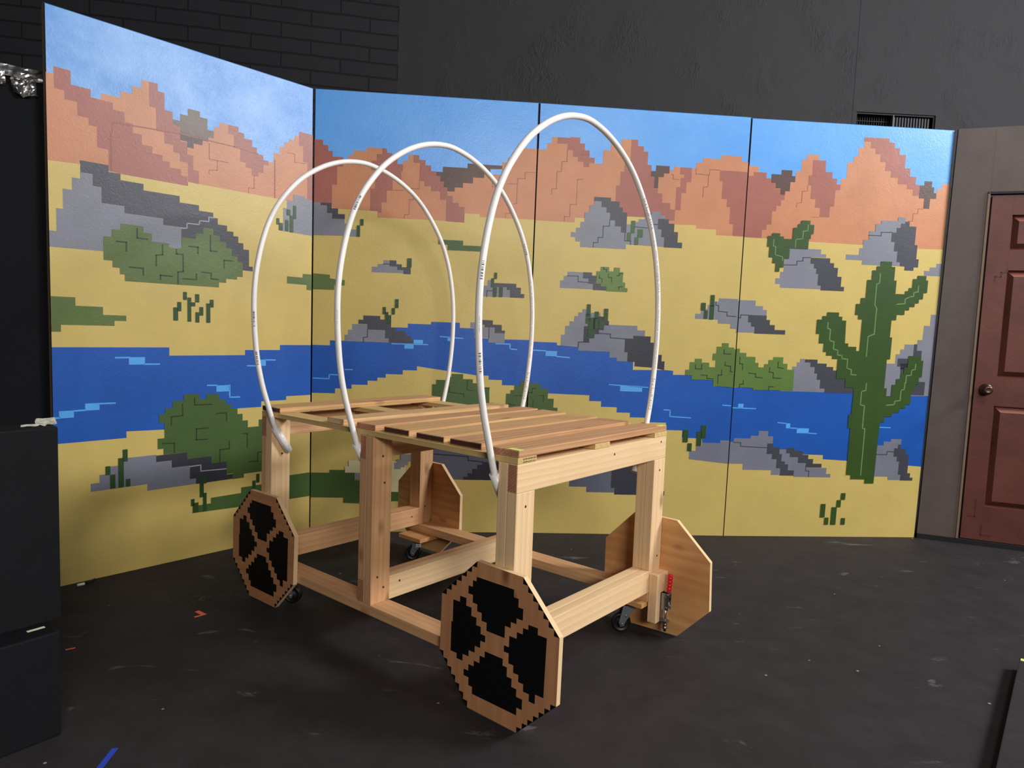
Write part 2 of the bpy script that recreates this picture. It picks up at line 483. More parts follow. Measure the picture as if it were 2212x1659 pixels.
# ------------------------------------------------------------------ painted desert flats
MURAL = {
 1: (  "O0,2168,29,2168,29,2198,90,2198,90,2142,163,2142,163,2111,202,2111,202,2138,277,2138,277,2167,325,2167,325,2203,364,2203,364,2240,432,2240,432,2209,46"
  "1,2209,461,2133,496,2133,496,2089,528,2090,664,2089,687,2091,687,2113,713,2113,713,2139,808,2139,808,2115,836,2115,836,2091,878,2091,878,2059,903,2059"
  ",903,2029,937,2029,937,2003,993,2003,993,2022,994,2055,1027,2055,1027,2093,1053,2093,1053,2122,1080,2122,1080,2143,1110,2143,1110,2169,1136,2169,1136,"
  "2194,1220,2194,1220,1781,0,1781|D30,2198,90,2198,90,2142,163,2142,163,2109,247,2109,247,2081,294,2081,294,2039,326,2039,326,2000,363,2000,363,1957,407"
  ",1957,407,1928,450,1928,450,1904,482,1904,482,1880,531,1880,531,1853,561,1853,561,1797,227,1797,227,1906,184,1906,184,1993,153,1993,153,2022,112,2022,"
  "112,2077,66,2077,66,2111,30,2111|D395,2241,432,2241,432,2209,461,2209,461,2133,496,2133,496,2090,530,2090,530,2009,561,2009,561,1955,588,1955,588,1888"
  ",614,1888,614,1876,614,1818,563,1818,563,1917,527,1917,527,1953,498,1953,498,1984,459,1984,459,2032,424,2032,424,2133,395,2133|D756,2139,808,2139,808,"
  "2115,836,2115,836,2091,878,2091,878,2059,903,2059,903,2029,937,2029,937,2006,966,2006,966,1983,939,1983,939,1970,937,1940,911,1940,911,1917,876,1917,8"
  "76,1951,845,1951,845,1974,816,1974,816,2041,785,2041,785,2096,756,2096|D1137,2194,1220,2194,1220,1825,1188,1825,1188,1840,1188,2042,1162,2042,1162,207"
  "5,1161,2121,1137,2121,1137,2139|B497,2101,529,2101,529,2133,564,2133,564,2166,620,2166,620,2141,655,2141,655,2090,685,2090,685,2056,659,2056,659,2036,"
  "632,2036,632,2023,631,2012,590,2012,590,1988,561,1988,561,2014,529,2014,529,2077,497,2077|b529,2047,659,2047,659,2036,632,2036,632,2023,631,2012,590,2"
  "012,590,1988,561,1988,561,2014,529,2014|d235,1672,241,1672,241,1986,235,1986|d241,1980,246,1980,246,2029,241,2029|d246,2023,531,2041,531,2046,246,2029"
  "|d525,2041,789,2037,789,2042,525,2046|d783,2037,910,2027,910,2032,783,2042|d998,2021,1004,2021,1004,1823,998,1823|d662,2028,665,2028,665,1953,662,1953"
  "|d662,1953,761,1955,761,1958,662,1956|d661,1880,663,1880,663,1904,661,1904|d662,1901,703,1908,703,1911,662,1904|d701,1908,704,1908,704,1957,701,1957|d"
  "888,1918,891,1918,891,1853,888,1853|d890,1853,858,1852,858,1854,890,1856|d858,1854,861,1854,861,1826,858,1826|d1067,2070,1113,2071,1113,2074,1067,2072"
  "|d1111,2074,1114,2074,1114,2029,1111,2029|d1111,2029,1177,2034,1177,2037,1111,2032|d235,1427,237,1427,237,1290,235,1290|d235,1290,983,1274,983,1276,23"
  "5,1292|S0,1816,118,1823,275,1811,562,1809,562,1828,996,1824,1020,1822,1220,1828,1220,0,0,0|R0,1045,473,1045,473,1006,842,1006,842,1032,1034,1032,1034,"
  "1059,1220,1059,1220,781,1072,781,1072,761,931,761,931,732,711,732,711,634,446,654,284,660,284,630,0,630|U298,1000,366,1000,366,966,298,966|U923,982,95"
  "5,982,955,949,923,949|U695,855,762,855,762,823,695,823|U121,798,177,798,177,767,121,767|U23,771,78,771,78,740,23,740|U241,995,304,995,304,1002,241,100"
  "2|U359,964,431,963,431,970,359,971|U852,947,930,946,930,953,852,954|U947,977,1010,975,1010,982,947,984|U648,854,700,852,700,859,648,861|U759,857,766,8"
  "57,766,789,759,789|U760,789,816,787,816,794,760,796|U174,791,242,790,242,797,174,798|U75,765,126,766,126,773,75,772|U0,738,28,739,28,746,0,745|L118,17"
  "90,165,1790,165,1741,198,1741,198,1674,288,1674,288,1643,451,1643,451,1614,533,1614,533,1475,198,1466,0,1464,0,1531,28,1531,28,1626,53,1626,53,1710,87"
  ",1710,87,1762,118,1762|L1107,1861,1176,1861,1176,1848,1219,1848,1219,1836,1220,1836,1220,1657,1027,1662,1027,1694,1048,1694,1048,1782,1069,1782,1069,1"
  "826,1107,1826|M137,438,172,438,172,473,214,473,214,506,270,506,270,537,410,537,410,504,480,504,480,468,564,468,564,398,593,398,593,370,370,370,370,402"
  ",137,402|K119,1839,226,1839,226,1811,273,1811,273,1784,367,1784,367,1756,524,1756,524,1727,613,1727,613,1702,681,1702,681,1678,703,1678,703,1649,749,1"
  "649,749,1623,781,1623,781,1602,806,1602,806,1572,832,1572,832,1542,862,1542,862,1459,882,1459,882,1436,816,1438,712,1438,712,1526,531,1526,531,1614,45"
  "1,1614,451,1643,288,1643,288,1674,198,1674,198,1741,165,1741,165,1790,119,1790|k410,533,551,533,551,499,669,499,669,463,746,463,746,395,778,395,778,36"
  "9,593,369,593,398,564,398,564,466,480,466,480,502,410,502|g526,1606,558,1609,558,1614,526,1611|g554,1609,559,1609,559,1637,554,1637|g554,1632,616,1634"
  ",616,1639,554,1637|g612,1634,617,1634,617,1657,612,1657|g612,1652,661,1655,661,1660,612,1657|g657,1655,662,1655,662,1681,657,1681|g658,1676,683,1675,6"
  "83,1680,658,1681|g561,458,618,459,618,464,561,463|g614,464,619,464,619,428,614,428|g615,428,747,423,747,428,615,433|G202,1532,235,1532,235,1567,271,15"
  "67,271,1595,364,1595,364,1567,400,1567,400,1531,475,1531,475,1514,508,1510,532,1516,532,1566,597,1566,597,1594,632,1594,632,1625,681,1625,681,1594,713"
  ",1594,713,1567,744,1567,744,1539,772,1539,772,1503,802,1503,802,1476,829,1476,829,1403,800,1403,800,1388,744,1388,744,1368,708,1368,708,1343,286,1343,"
  "286,1372,266,1372,266,1400,237,1400,237,1429,202,1429|G1073,1426,1165,1426,1165,1447,1220,1447,1220,1361,1189,1363,1189,1389,1073,1389|G0,1259,91,1259"
  ",91,1223,196,1223,196,1188,289,1188,289,1164,241,1164,241,1141,36,1141,36,1111,0,1111|H424,728,451,728,451,756,485,756,485,788,536,788,536,817,611,817"
  ",611,792,646,792,646,814,706,814,706,784,741,784,741,759,770,759,770,732,802,732,802,703,829,703,829,667,857,667,857,630,917,630,917,666,986,666,986,3"
  "87,836,387,836,367,778,367,778,398,745,398,745,463,669,463,669,499,551,499,551,534,443,534,443,563,417,563,417,613,448,613,448,686,424,686|H578,259,66"
  "6,259,666,287,822,287,822,316,949,316,949,342,1220,342,1220,206,790,216,578,225|e335,1583,341,1583,341,1537,335,1537|e336,1537,383,1536,383,1542,336,1"
  "543|e251,1512,296,1512,296,1518,251,1518|e290,1518,296,1518,296,1474,290,1474|e443,1523,449,1523,449,1473,443,1473|e448,1473,414,1467,414,1473,448,147"
  "9|e415,1473,421,1473,421,1420,415,1420|e505,1510,511,1510,511,1483,505,1483|e505,1483,541,1483,541,1489,505,1489|e535,1489,541,1489,541,1404,535,1404|"
  "e540,1404,511,1398,511,1404,540,1410|e511,1404,517,1404,517,1343,511,1343|e562,1525,611,1525,611,1531,562,1531|e604,1531,610,1531,610,1495,604,1495|e6"
  "64,1594,670,1594,670,1514,664,1514|e664,1514,701,1514,701,1520,664,1520|e731,1438,737,1438,737,1481,731,1481|e731,1475,778,1475,778,1481,731,1481|e303"
  ",1404,365,1402,365,1408,303,1410|e359,1408,365,1408,365,1372,359,1372|e433,1358,439,1358,439,1384,433,1384|e433,1378,490,1376,490,1382,433,1384|e534,1"
  "369,602,1370,602,1376,534,1375|e596,1370,602,1370,602,1401,596,1401|e622,1408,672,1406,672,1412,622,1414|e667,1412,673,1412,673,1379,667,1379|e667,137"
  "9,708,1378,708,1384,667,1385|e585,800,591,800,591,761,585,761|e586,761,674,758,674,764,586,767|e528,774,534,774,534,712,528,712|e533,712,476,710,476,7"
  "16,533,718|e476,716,482,716,482,669,476,669|e692,711,747,711,747,717,692,717|e742,717,748,717,748,666,742,666|e655,642,594,641,594,647,655,648|e593,64"
  "7,599,647,599,587,593,587|e592,587,652,585,652,591,592,593|e436,585,495,581,495,587,436,591|e489,587,495,587,495,537,489,537|e829,597,856,593,856,599,"
  "829,603|e851,599,857,599,857,521,851,521|e756,569,762,569,762,525,756,525|e761,525,708,525,708,531,761,531|e708,531,714,531,714,463,708,463|e939,490,9"
  "09,488,909,494,939,496|e908,494,914,494,914,442,908,442|e913,442,861,443,861,449,913,448|C1105,1803,1122,1803,1122,1734,1105,1734|C1068,1778,1088,1778"
  ",1088,1748,1068,1748|C1086,1748,1106,1748,1106,1661,1086,1661|C1060,1722,1078,1722,1078,1664,1060,1664|C1024,1702,1045,1702,1045,1664,1024,1664|C1010,"
  "1724,1026,1724,1026,1692,1010,1692|C537,1310,554,1310,554,1273,537,1273|C557,1285,574,1285,574,1170,557,1170|C570,1263,593,1263,593,1244,570,1244|C593"
  ",1303,612,1303,612,1264,593,1264|C510,1261,528,1261,528,1218,510,1218|C492,1235,513,1235,513,1173,492,1173|C613,1242,631,1242,631,1201,613,1201|C594,1"
  "216,612,1216,612,1167,594,1167|C663,1280,681,1280,681,1243,663,1243|C646,1261,665,1261,665,1167,646,1167|C267,578,287,578,287,522,267,522|C248,540,270"
  ",540,270,404,248,404|C278,439,297,439,297,404,278,404|C196,509,215,509,215,469,196,469|C214,468,235,468,235,404,214,404|C625,403,644,403,644,366,625,3"
  "66|C610,376,630,376,630,298,610,298|C626,318,644,318,644,223,626,223|C568,296,585,296,585,261,568,261|C576,275,604,275,604,225,576,225|C903,376,921,37"
  "6,921,329,903,329|C882,343,900,343,900,296,882,296"),
 2: (  "O0,2173,47,2173,47,2146,75,2146,75,2116,99,2116,99,2087,124,2087,124,2077,183,2077,183,2099,210,2099,210,2126,281,2126,281,2146,390,2146,390,2123,418,"
  "2123,418,2094,448,2094,448,2066,479,2066,479,2086,507,2086,507,2120,567,2120,567,2095,601,2095,601,2068,633,2068,633,2037,698,2036,1027,2039,1027,2108"
  ",1057,2108,1057,2135,1083,2135,1083,2167,1115,2167,1115,2189,1220,2189,1220,1746,0,1746|D0,2173,47,2173,47,2146,75,2146,75,2116,99,2116,99,2087,155,20"
  "87,155,2036,124,2036,124,1937,98,1937,98,1830,0,1830|D365,2146,390,2146,390,2123,418,2123,418,2094,448,2094,448,2066,479,2066,479,2029,471,2029,471,19"
  "78,424,1978,424,1925,392,1925,392,1856,367,1856,367,1799,304,1799,304,1927,329,1927,329,2025,308,2025,308,2077,336,2077,336,2114,365,2114|D535,2119,56"
  "7,2119,567,2095,601,2095,601,2068,633,2068,633,2038,663,2038,663,2013,685,2013,685,1984,706,1984,706,1953,726,1953,726,1909,757,1909,757,1873,791,1873"
  ",791,1852,824,1852,824,1764,721,1764,721,1886,686,1886,686,1930,635,1930,635,1955,599,1955,599,1981,570,1981,570,2078,535,2078|b663,2036,698,2036,698,"
  "2065,834,2065,834,2090,902,2089,955,2088,1027,2088,1027,2069,979,2067,961,2067,961,2046,928,2046,928,2016,866,2016,866,1983,811,1983,811,1957,766,1957"
  ",766,1934,726,1934,726,1954,705,1954,705,1985,685,1985,685,2014,663,2014|d391,1856,393,1856,393,1924,391,1924|d392,1922,488,1924,488,1927,392,1924|d53"
  "9,1916,542,1916,542,1877,539,1877|d542,1877,516,1877,516,1880,542,1880|d517,1880,519,1880,519,1796,517,1796|d520,1796,493,1793,493,1796,520,1798|d492,"
  "1796,495,1796,495,1768,492,1768|d492,1952,495,1952,495,1938,492,1938|d492,1938,572,1937,572,1940,492,1941|d570,1937,572,1937,572,1983,570,1983|d1077,1"
  "865,1080,1865,1080,1828,1077,1828|d1080,1828,1053,1829,1053,1831,1080,1831|d1054,1831,1056,1831,1056,1802,1054,1802|d975,2006,978,2006,978,1969,975,19"
  "69|d974,1969,1010,1969,1010,1972,974,1972|d1060,1991,1116,1992,1116,1994,1060,1993|d1114,1994,1117,1994,1117,1885,1114,1885|d1118,1885,1101,1882,1101,"
  "1885,1118,1888|d1115,1992,1118,1992,1118,2025,1115,2025|d1115,2022,1160,2023,1160,2026,1115,2025|d1156,2023,1159,2023,1159,2060,1156,2060|d1155,2058,1"
  "220,2060,1220,2062,1155,2060|S0,1820,98,1814,134,1809,345,1806,345,1772,674,1772,722,1769,825,1766,825,1817,909,1817,909,1801,1220,1801,1220,0,0,0|S21"
  "2,394,315,394,315,379,212,379|R0,1060,98,1060,98,1088,164,1088,459,1085,459,1172,526,1172,526,1195,656,1195,656,1210,818,1210,818,1181,904,1181,904,11"
  "28,1075,1124,1220,1126,1220,752,1144,752,1144,863,1070,863,1070,892,992,892,992,915,920,915,583,957,583,933,504,933,504,908,409,908,409,887,363,887,36"
  "3,868,309,868,309,844,220,844,220,820,130,820,130,792,0,792|U560,1106,613,1106,613,1085,560,1085|U510,1083,561,1083,561,1055,510,1055|U438,1077,643,10"
  "78,643,1084,438,1083|U7,872,98,870,98,876,7,878|U93,870,99,870,99,900,93,900|U93,894,151,893,151,899,93,900|U179,925,226,925,226,931,179,931|U707,1126"
  ",841,1119,841,1125,707,1132|U751,1126,772,1126,772,1105,751,1105|U1025,1095,1111,1095,1111,1102,1025,1102|U1105,1102,1112,1102,1112,1068,1105,1068|U11"
  "06,1068,1151,1065,1151,1072,1106,1075|L0,1838,39,1838,39,1824,73,1824,73,1784,101,1784,101,1755,168,1755,168,1731,194,1731,194,1701,233,1701,233,1662,"
  "165,1664,8,1661,0,1662|L320,1503,352,1503,352,1519,384,1519,384,1542,418,1542,418,1509,460,1509,460,1491,495,1491,495,1473,320,1473|L177,1122,196,1122"
  ",196,1151,218,1151,218,1183,302,1183,302,1155,401,1155,401,1110,422,1110,422,1086,177,1086|L878,1215,952,1215,952,1190,1018,1190,1018,1158,1076,1158,1"
  "076,1103,984,1103,984,1129,909,1129,901,1157,899,1183,878,1183|L904,1398,947,1398,947,1424,967,1424,967,1455,987,1455,1003,1455,1003,1418,1078,1418,10"
  "78,1404,1097,1404,1097,1363,904,1363|m649,503,693,500,728,496,1067,461,1067,310,758,312,699,309,649,312|K39,1838,97,1838,97,1810,132,1810,132,1781,169"
  ",1781,169,1755,101,1755,101,1784,73,1784,73,1825,39,1825|K418,1542,455,1542,455,1522,485,1522,485,1507,535,1507,535,1470,495,1470,495,1491,460,1491,46"
  "0,1509,418,1509|K253,1208,279,1208,279,1232,372,1232,372,1213,405,1213,405,1191,433,1191,433,1171,459,1171,459,1153,513,1153,513,1132,533,1126,545,112"
  "6,545,1104,559,1104,559,1086,422,1086,422,1110,401,1110,401,1155,302,1155,302,1185,253,1185|K906,1230,1005,1230,1005,1206,1057,1206,1057,1174,1076,117"
  "4,1076,1159,1018,1159,1018,1190,958,1190,958,1204,906,1204|K1002,1440,1131,1440,1131,1419,1158,1419,1158,1384,1179,1384,1179,1362,1097,1362,1097,1404,"
  "1078,1404,1078,1419,1002,1419|k381,1518,420,1519,420,1523,381,1522|k301,1155,305,1155,305,1111,301,1111|k306,1111,280,1108,280,1112,306,1115|k280,1112"
  ",284,1112,284,1083,280,1083|k983,1190,987,1190,987,1126,983,1126|k963,1359,967,1359,967,1398,963,1398|k963,1394,1001,1394,1001,1398,963,1398|k866,311,"
  "866,328,889,328,889,349,916,349,916,375,945,375,945,399,973,399,973,416,1110,416,1110,311|k692,455,891,442,891,448,692,461|k887,448,893,448,893,421,88"
  "7,421|k888,421,976,414,976,420,888,427|G0,1453,10,1453,93,1449,93,1430,121,1426,174,1423,174,1394,118,1394,118,1368,10,1367,0,1368|H684,1667,822,1667,"
  "822,1641,933,1641,933,1612,737,1612,737,1642,684,1642|H672,807,672,858,694,858,694,884,765,884,765,903,781,903,781,920,846,920,846,892,902,892,902,870"
  ",937,870,937,847,980,846,999,846,999,818,1001,760,1037,760,1037,701,675,701|H1097,756,1097,815,1122,815,1122,836,1143,836,1143,863,1176,863,1176,890,1"
  "202,893,1220,893,1220,658,1100,658|H0,340,106,340,106,357,246,357,246,299,383,299,383,234,508,234,508,182,460,181,277,166,185,168,185,198,0,198|e869,8"
  "88,874,888,874,829,869,829|e870,829,904,825,904,830,870,834|e753,843,772,839,772,844,753,848|e768,844,773,844,773,814,768,814|e768,814,855,803,855,808"
  ",768,819|e851,808,856,808,856,786,851,786|e941,843,1000,843,1000,848,941,848|e1145,802,1189,803,1189,808,1145,807|e1110,754,1153,746,1153,751,1110,759"
  "|W192,378,212,378,212,393,211,413,459,413,507,410,533,402,533,298,506,298,506,234,459,235,340,235,340,316,246,316,246,342,192,342,192,359|Y503,453,564"
  ",453,564,416,547,416,547,393,528,393,528,378,506,378,506,367,468,367,468,404,481,404,481,424,503,424|Y246,342,316,342,316,304,246,304|C253,1759,271,17"
  "59,271,1725,253,1725|C235,1725,253,1725,253,1663,235,1663|C514,1557,539,1557,539,1507,514,1507|C452,1329,472,1329,472,1280,452,1280|C435,1279,453,1279"
  ",453,1243,435,1243|C385,1283,403,1283,403,1243,385,1243|C398,1256,417,1256,417,1210,398,1210|C406,1239,433,1239,433,1191,406,1191|C1004,1498,1020,1498"
  ",1020,1463,1004,1463|C988,1466,1004,1466,1004,1417,988,1417|C1000,1417,1021,1417,1021,1362,1000,1362|C1035,1418,1055,1418,1055,1363,1035,1363"),
 3: (  "O0,2189,50,2189,50,2226,77,2226,77,2261,180,2261,180,2266,237,2266,237,2235,265,2235,265,2199,294,2199,294,2161,325,2161,325,2130,371,2130,371,2206,41"
  "3,2206,413,2244,474,2244,474,2273,569,2273,569,2240,604,2240,604,2212,630,2212,630,2140,654,2140,654,2101,758,2101,758,2120,785,2120,785,2141,821,2138"
  ",913,2138,913,2171,951,2171,951,2197,1056,2197,1056,2219,1179,2219,1179,2189,1220,2189,1220,1711,0,1711|D108,2261,180,2261,180,2266,237,2266,237,2235,"
  "265,2235,265,2199,294,2199,294,2161,324,2161,324,2131,295,2131,295,2107,262,2107,262,2135,229,2135,229,2159,199,2159,199,2195,166,2195,166,2227,108,22"
  "27|D530,2274,569,2274,569,2240,604,2240,604,2212,630,2212,630,2140,654,2140,654,2077,673,2077,673,2009,698,2009,698,1986,726,1986,726,1935,775,1935,77"
  "5,1900,805,1900,805,1838,527,1833,459,1838,456,1934,455,2017,477,2017,477,2094,498,2094,498,2158,530,2158|D822,2138,890,2138,890,2058,863,2058,863,199"
  "5,837,1995,837,1898,805,1898,805,2027,827,2027,827,2080,846,2080,846,2098,822,2098|D1055,2134,1220,2134,1220,1750,1153,1750,1153,1836,1129,1836,1129,1"
  "932,1107,1932,1107,1975,1074,1975,1074,2074,1055,2074|b653,2108,681,2108,681,2140,759,2140,759,2099,728,2099,728,2077,698,2077,698,2013,674,2013,674,2"
  "077,653,2077|d166,2201,169,2201,169,2130,166,2130|d170,2130,137,2127,137,2130,170,2133|d137,2130,140,2130,140,2074,137,2074|d140,2074,112,2071,112,207"
  "4,140,2077|d112,2074,115,2074,115,1978,112,1978|d116,1978,87,1975,87,1978,116,1981|d87,1978,90,1978,90,1946,87,1946|d264,2037,230,2035,230,2038,264,20"
  "40|d231,2038,233,2038,233,1897,231,1897|d234,1897,196,1895,196,1898,234,1900|d196,1898,199,1898,199,1828,196,1828|d199,1828,166,1827,166,1830,199,1830"
  "|d166,1830,169,1830,169,1798,166,1798|d771,2095,783,2093,783,2095,771,2097|d782,2095,785,2095,785,2068,782,2068|d784,2068,824,2068,824,2070,784,2070|d"
  "246,2174,295,2175,295,2177,246,2176|d913,2136,916,2136,916,2105,913,2105|d914,2105,992,2103,992,2105,914,2108|d988,2105,991,2105,991,2037,988,2037|d99"
  "0,2037,963,2033,963,2036,990,2040|d962,2036,965,2036,965,1977,962,1977|d993,2103,995,2103,995,2136,993,2136|d993,2133,1055,2134,1055,2137,993,2136|S0,"
  "1798,225,1798,225,1825,284,1825,527,1847,642,1848,642,1816,804,1817,935,1819,934,1818,934,1800,1054,1800,1054,1769,1220,1769,1220,0,0,0|R0,1117,157,11"
  "17,157,1102,281,1099,610,1092,610,976,799,982,851,979,851,956,924,957,963,957,963,933,1096,933,1096,898,1220,898,1220,540,1054,540,1053,559,1049,586,9"
  "28,586,928,630,827,630,827,673,697,673,697,699,607,699,607,725,527,725,527,755,432,755,432,787,361,787,361,820,121,823,0,824|U12,1065,96,1064,96,1071,"
  "12,1072|U156,1034,235,1030,235,1037,156,1041|U93,1068,159,1068,159,1038,93,1038|U472,883,709,874,709,880,472,889|U807,746,849,745,849,751,807,752|U844"
  ",751,850,751,850,708,844,708|U845,708,975,703,975,709,845,714|U541,884,672,884,672,850,541,850|U1160,784,1214,782,1214,788,1160,790|L335,1924,377,1924"
  ",377,1892,407,1892,407,1863,429,1863,429,1822,460,1822,460,1789,496,1789,496,1756,522,1756,524,1711,529,1687,529,1663,264,1663,264,1693,235,1693,235,1"
  "717,208,1717,208,1744,236,1744,236,1770,260,1770,260,1804,282,1804,282,1859,309,1859,309,1900,335,1900|L522,1804,578,1804,578,1820,596,1820,596,1836,6"
  "31,1836,631,1865,670,1865,670,1884,721,1884,721,1863,751,1863,751,1844,710,1844,710,1788,733,1788,733,1743,750,1743,750,1687,557,1691,522,1691|L159,14"
  "71,179,1471,179,1497,199,1497,199,1522,290,1522,290,1488,323,1488,323,1459,350,1459,350,1428,159,1428|L178,1102,178,1164,200,1164,200,1215,224,1215,22"
  "4,1242,250,1242,250,1273,272,1273,272,1294,296,1294,296,1314,345,1314,345,1295,402,1295,402,1277,361,1265,333,1265,333,1231,334,1217,310,1217,310,1127"
  ",281,1127,281,1102|L962,1316,995,1316,995,1345,1033,1345,1033,1369,1072,1369,1072,1390,1097,1390,1097,1410,1212,1410,1212,1401,1220,1401,1220,1213,121"
  "3,1213,1213,1237,1176,1237,1176,1264,1100,1264,1100,1286,962,1286|M282,1125,343,1125,343,1155,371,1155,371,1178,397,1178,397,1204,426,1204,426,1231,62"
  "3,1231,623,1206,670,1206,670,1174,602,1174,602,1156,554,1156,554,1077,574,1077,574,1023,511,1023,511,1042,467,1042,467,1076,282,1076|M978,461,978,511,"
  "1016,511,1016,539,1052,539,1052,561,1162,561,1162,578,1220,578,1220,439,1215,439|m267,381,517,381,517,278,538,278,538,251,371,251,371,282,267,282|K334"
  ",1946,429,1946,429,1927,480,1927,480,1896,500,1896,500,1868,527,1868,527,1756,496,1756,496,1789,460,1789,460,1822,429,1822,429,1863,407,1863,407,1892,"
  "377,1892,377,1924,334,1924|K710,1843,772,1843,772,1820,806,1820,806,1774,830,1774,830,1716,858,1716,858,1685,751,1685,751,1742,733,1742,733,1785,710,1"
  "785|K290,1523,342,1523,342,1506,367,1506,367,1464,395,1464,395,1446,428,1446,428,1425,350,1425,350,1459,323,1459,323,1488,290,1488|k516,422,833,422,83"
  "3,353,792,353,792,265,841,265,841,240,539,240,539,278,516,278|k554,1689,558,1689,558,1712,554,1712|k558,1708,520,1709,520,1713,558,1712|k519,1709,523,"
  "1709,523,1757,519,1757|k338,1664,342,1664,342,1694,338,1694|k339,1690,367,1691,367,1695,339,1694|k364,1691,368,1691,368,1723,364,1723|k364,1719,395,17"
  "21,395,1725,364,1723|k391,1721,395,1721,395,1788,391,1788|k392,1784,430,1786,430,1790,392,1788|k426,1786,430,1786,430,1825,426,1825|k576,1789,671,1787"
  ",671,1791,576,1793|k685,1809,711,1810,711,1814,685,1813|k197,1496,264,1497,264,1501,197,1500|k260,1501,264,1501,264,1466,260,1466|k260,1466,323,1464,3"
  "23,1468,260,1470|k310,1217,333,1217,333,1263,402,1277,425,1273,425,1253,454,1253,454,1227,426,1227,426,1199,398,1199,398,1174,371,1174,371,1150,343,11"
  "50,343,1124,310,1124|k554,1156,602,1156,602,1173,705,1173,705,1138,749,1138,749,1069,777,1069,777,1032,796,1032,796,982,726,993,619,998,619,1023,574,1"
  "023,574,1077,554,1077|k279,1097,284,1097,284,1128,279,1128|k280,1123,346,1124,346,1129,280,1128|k394,1177,468,1175,468,1180,394,1182|k464,1180,469,118"
  "0,469,1154,464,1154|k464,1154,556,1151,556,1156,464,1159|k1079,1391,1083,1391,1083,1368,1079,1368|k1080,1368,1100,1366,1100,1370,1080,1372|k1097,1370,"
  "1101,1370,1101,1333,1097,1333|k1097,1333,1153,1330,1153,1334,1097,1337|k1150,1334,1154,1334,1154,1308,1150,1308|k1151,1308,1210,1307,1210,1311,1151,13"
  "12|H0,890,11,890,11,879,70,879,70,851,117,851,117,793,152,793,152,742,177,742,177,657,0,657|F367,1467,367,1532,391,1532,391,1558,439,1558,439,1535,468"
  ",1535,468,1557,502,1557,502,1533,522,1533,522,1475,537,1475,537,1444,552,1444,552,1422,429,1422,429,1447,395,1447,395,1467|F924,958,924,989,948,989,94"
  "8,1034,978,1034,978,1055,1019,1055,1019,1034,1064,1034,1064,1009,1103,1009,1103,1050,1083,1050,1083,1089,1104,1089,1104,1130,1135,1130,1135,1152,1174,"
  "1152,1174,1128,1209,1128,1209,1118,1220,1118,1220,894,1208,894,1096,901,1096,933,963,933,963,958|e1,822,26,823,26,828,1,827|e22,823,27,823,27,852,22,8"
  "52|e22,847,49,848,49,853,22,852|e68,807,95,806,95,811,68,812|e90,811,95,811,95,770,90,770|e29,783,34,783,34,743,29,743|e404,1558,409,1558,409,1543,404"
  ",1543|e405,1543,427,1542,427,1547,405,1548|e422,1547,427,1547,427,1527,422,1527|e382,1511,387,1511,387,1492,382,1492|e383,1492,403,1488,403,1493,383,1"
  "497|e398,1493,403,1493,403,1467,398,1467|e434,1523,439,1523,439,1497,434,1497|e435,1497,458,1496,458,1501,435,1502|e454,1501,459,1501,459,1470,454,147"
  "0|e484,1509,502,1510,502,1515,484,1514|e497,1510,502,1510,502,1526,497,1526|e497,1521,524,1522,524,1527,497,1526|e498,1431,503,1431,503,1450,498,1450|"
  "e498,1445,524,1449,524,1454,498,1450|e980,1022,985,1022,985,993,980,993|e981,993,1023,993,1023,998,981,998|e1017,993,1022,993,1022,1024,1017,1024|e114"
  "6,1117,1151,1117,1151,1087,1146,1087|e1147,1087,1192,1086,1192,1091,1147,1092|e1157,1043,1162,1043,1162,1019,1157,1019|e1159,1019,1196,1015,1196,1020,"
  "1159,1024|e1192,1020,1197,1020,1197,984,1192,984|e1193,984,1210,982,1210,987,1193,989|e1140,998,1145,998,1145,962,1140,962|e1146,962,1119,961,1119,966"
  ",1146,967|e1120,966,1125,966,1125,911,1120,911|e1016,958,1056,957,1056,962,1016,963|e1053,962,1058,962,1058,939,1053,939|e1054,939,1098,938,1098,943,1"
  "054,944|E554,1825,577,1825,577,1789,554,1789|E554,1790,576,1790,576,1756,554,1756|E534,1758,556,1758,556,1711,534,1711|E595,1779,624,1779,624,1734,595"
  ",1734|E579,1734,601,1734,601,1691,579,1691|C321,1343,343,1343,343,1279,321,1279|C318,1288,346,1288,346,1233,318,1233|C334,1264,373,1264,373,1155,334,1"
  "155|C369,1303,392,1303,392,1261,369,1261|C362,1268,389,1268,389,1204,362,1204|C397,1253,426,1253,426,1205,397,1205|C422,1322,447,1322,447,1254,422,125"
  "4|C993,1380,1021,1380,1021,1336,993,1336|C1014,1337,1035,1337,1035,1289,1014,1289|C1047,1427,1071,1427,1071,1361,1047,1361|C1047,1369,1072,1369,1072,1"
  "286,1047,1286|C933,635,964,635,964,561,933,561|C964,556,990,556,990,509,964,509|C1017,627,1047,627,1047,541,1017,541|C1041,665,1071,665,1071,590,1041,"
  "590"),
 4: (  "O0,2173,61,2173,61,2140,108,2140,108,2110,142,2107,281,2110,281,2158,311,2158,311,2227,339,2227,339,2255,412,2255,412,2227,434,2227,434,2197,457,2197,"
  "457,2161,497,2161,497,2127,529,2127,529,2098,554,2098,554,2130,584,2130,584,2224,618,2224,618,2257,644,2257,644,2310,674,2310,674,2371,826,2371,826,23"
  "48,860,2348,860,2319,894,2319,894,2283,934,2283,934,2208,969,2208,969,2162,1009,2162,1009,2116,1039,2116,1039,2071,1143,2071,1143,2100,1174,2100,1174,"
  "2130,1220,2130,1220,1722,0,1722|D0,2118,32,2118,32,2140,108,2140,108,2109,142,2109,142,2085,166,2085,166,2051,194,2051,194,2019,224,2019,224,1990,205,"
  "1990,205,1956,180,1956,180,1925,157,1925,157,1848,130,1848,130,1816,104,1816,104,1757,0,1757|D377,2225,433,2225,455,2225,455,2194,458,2162,499,2162,49"
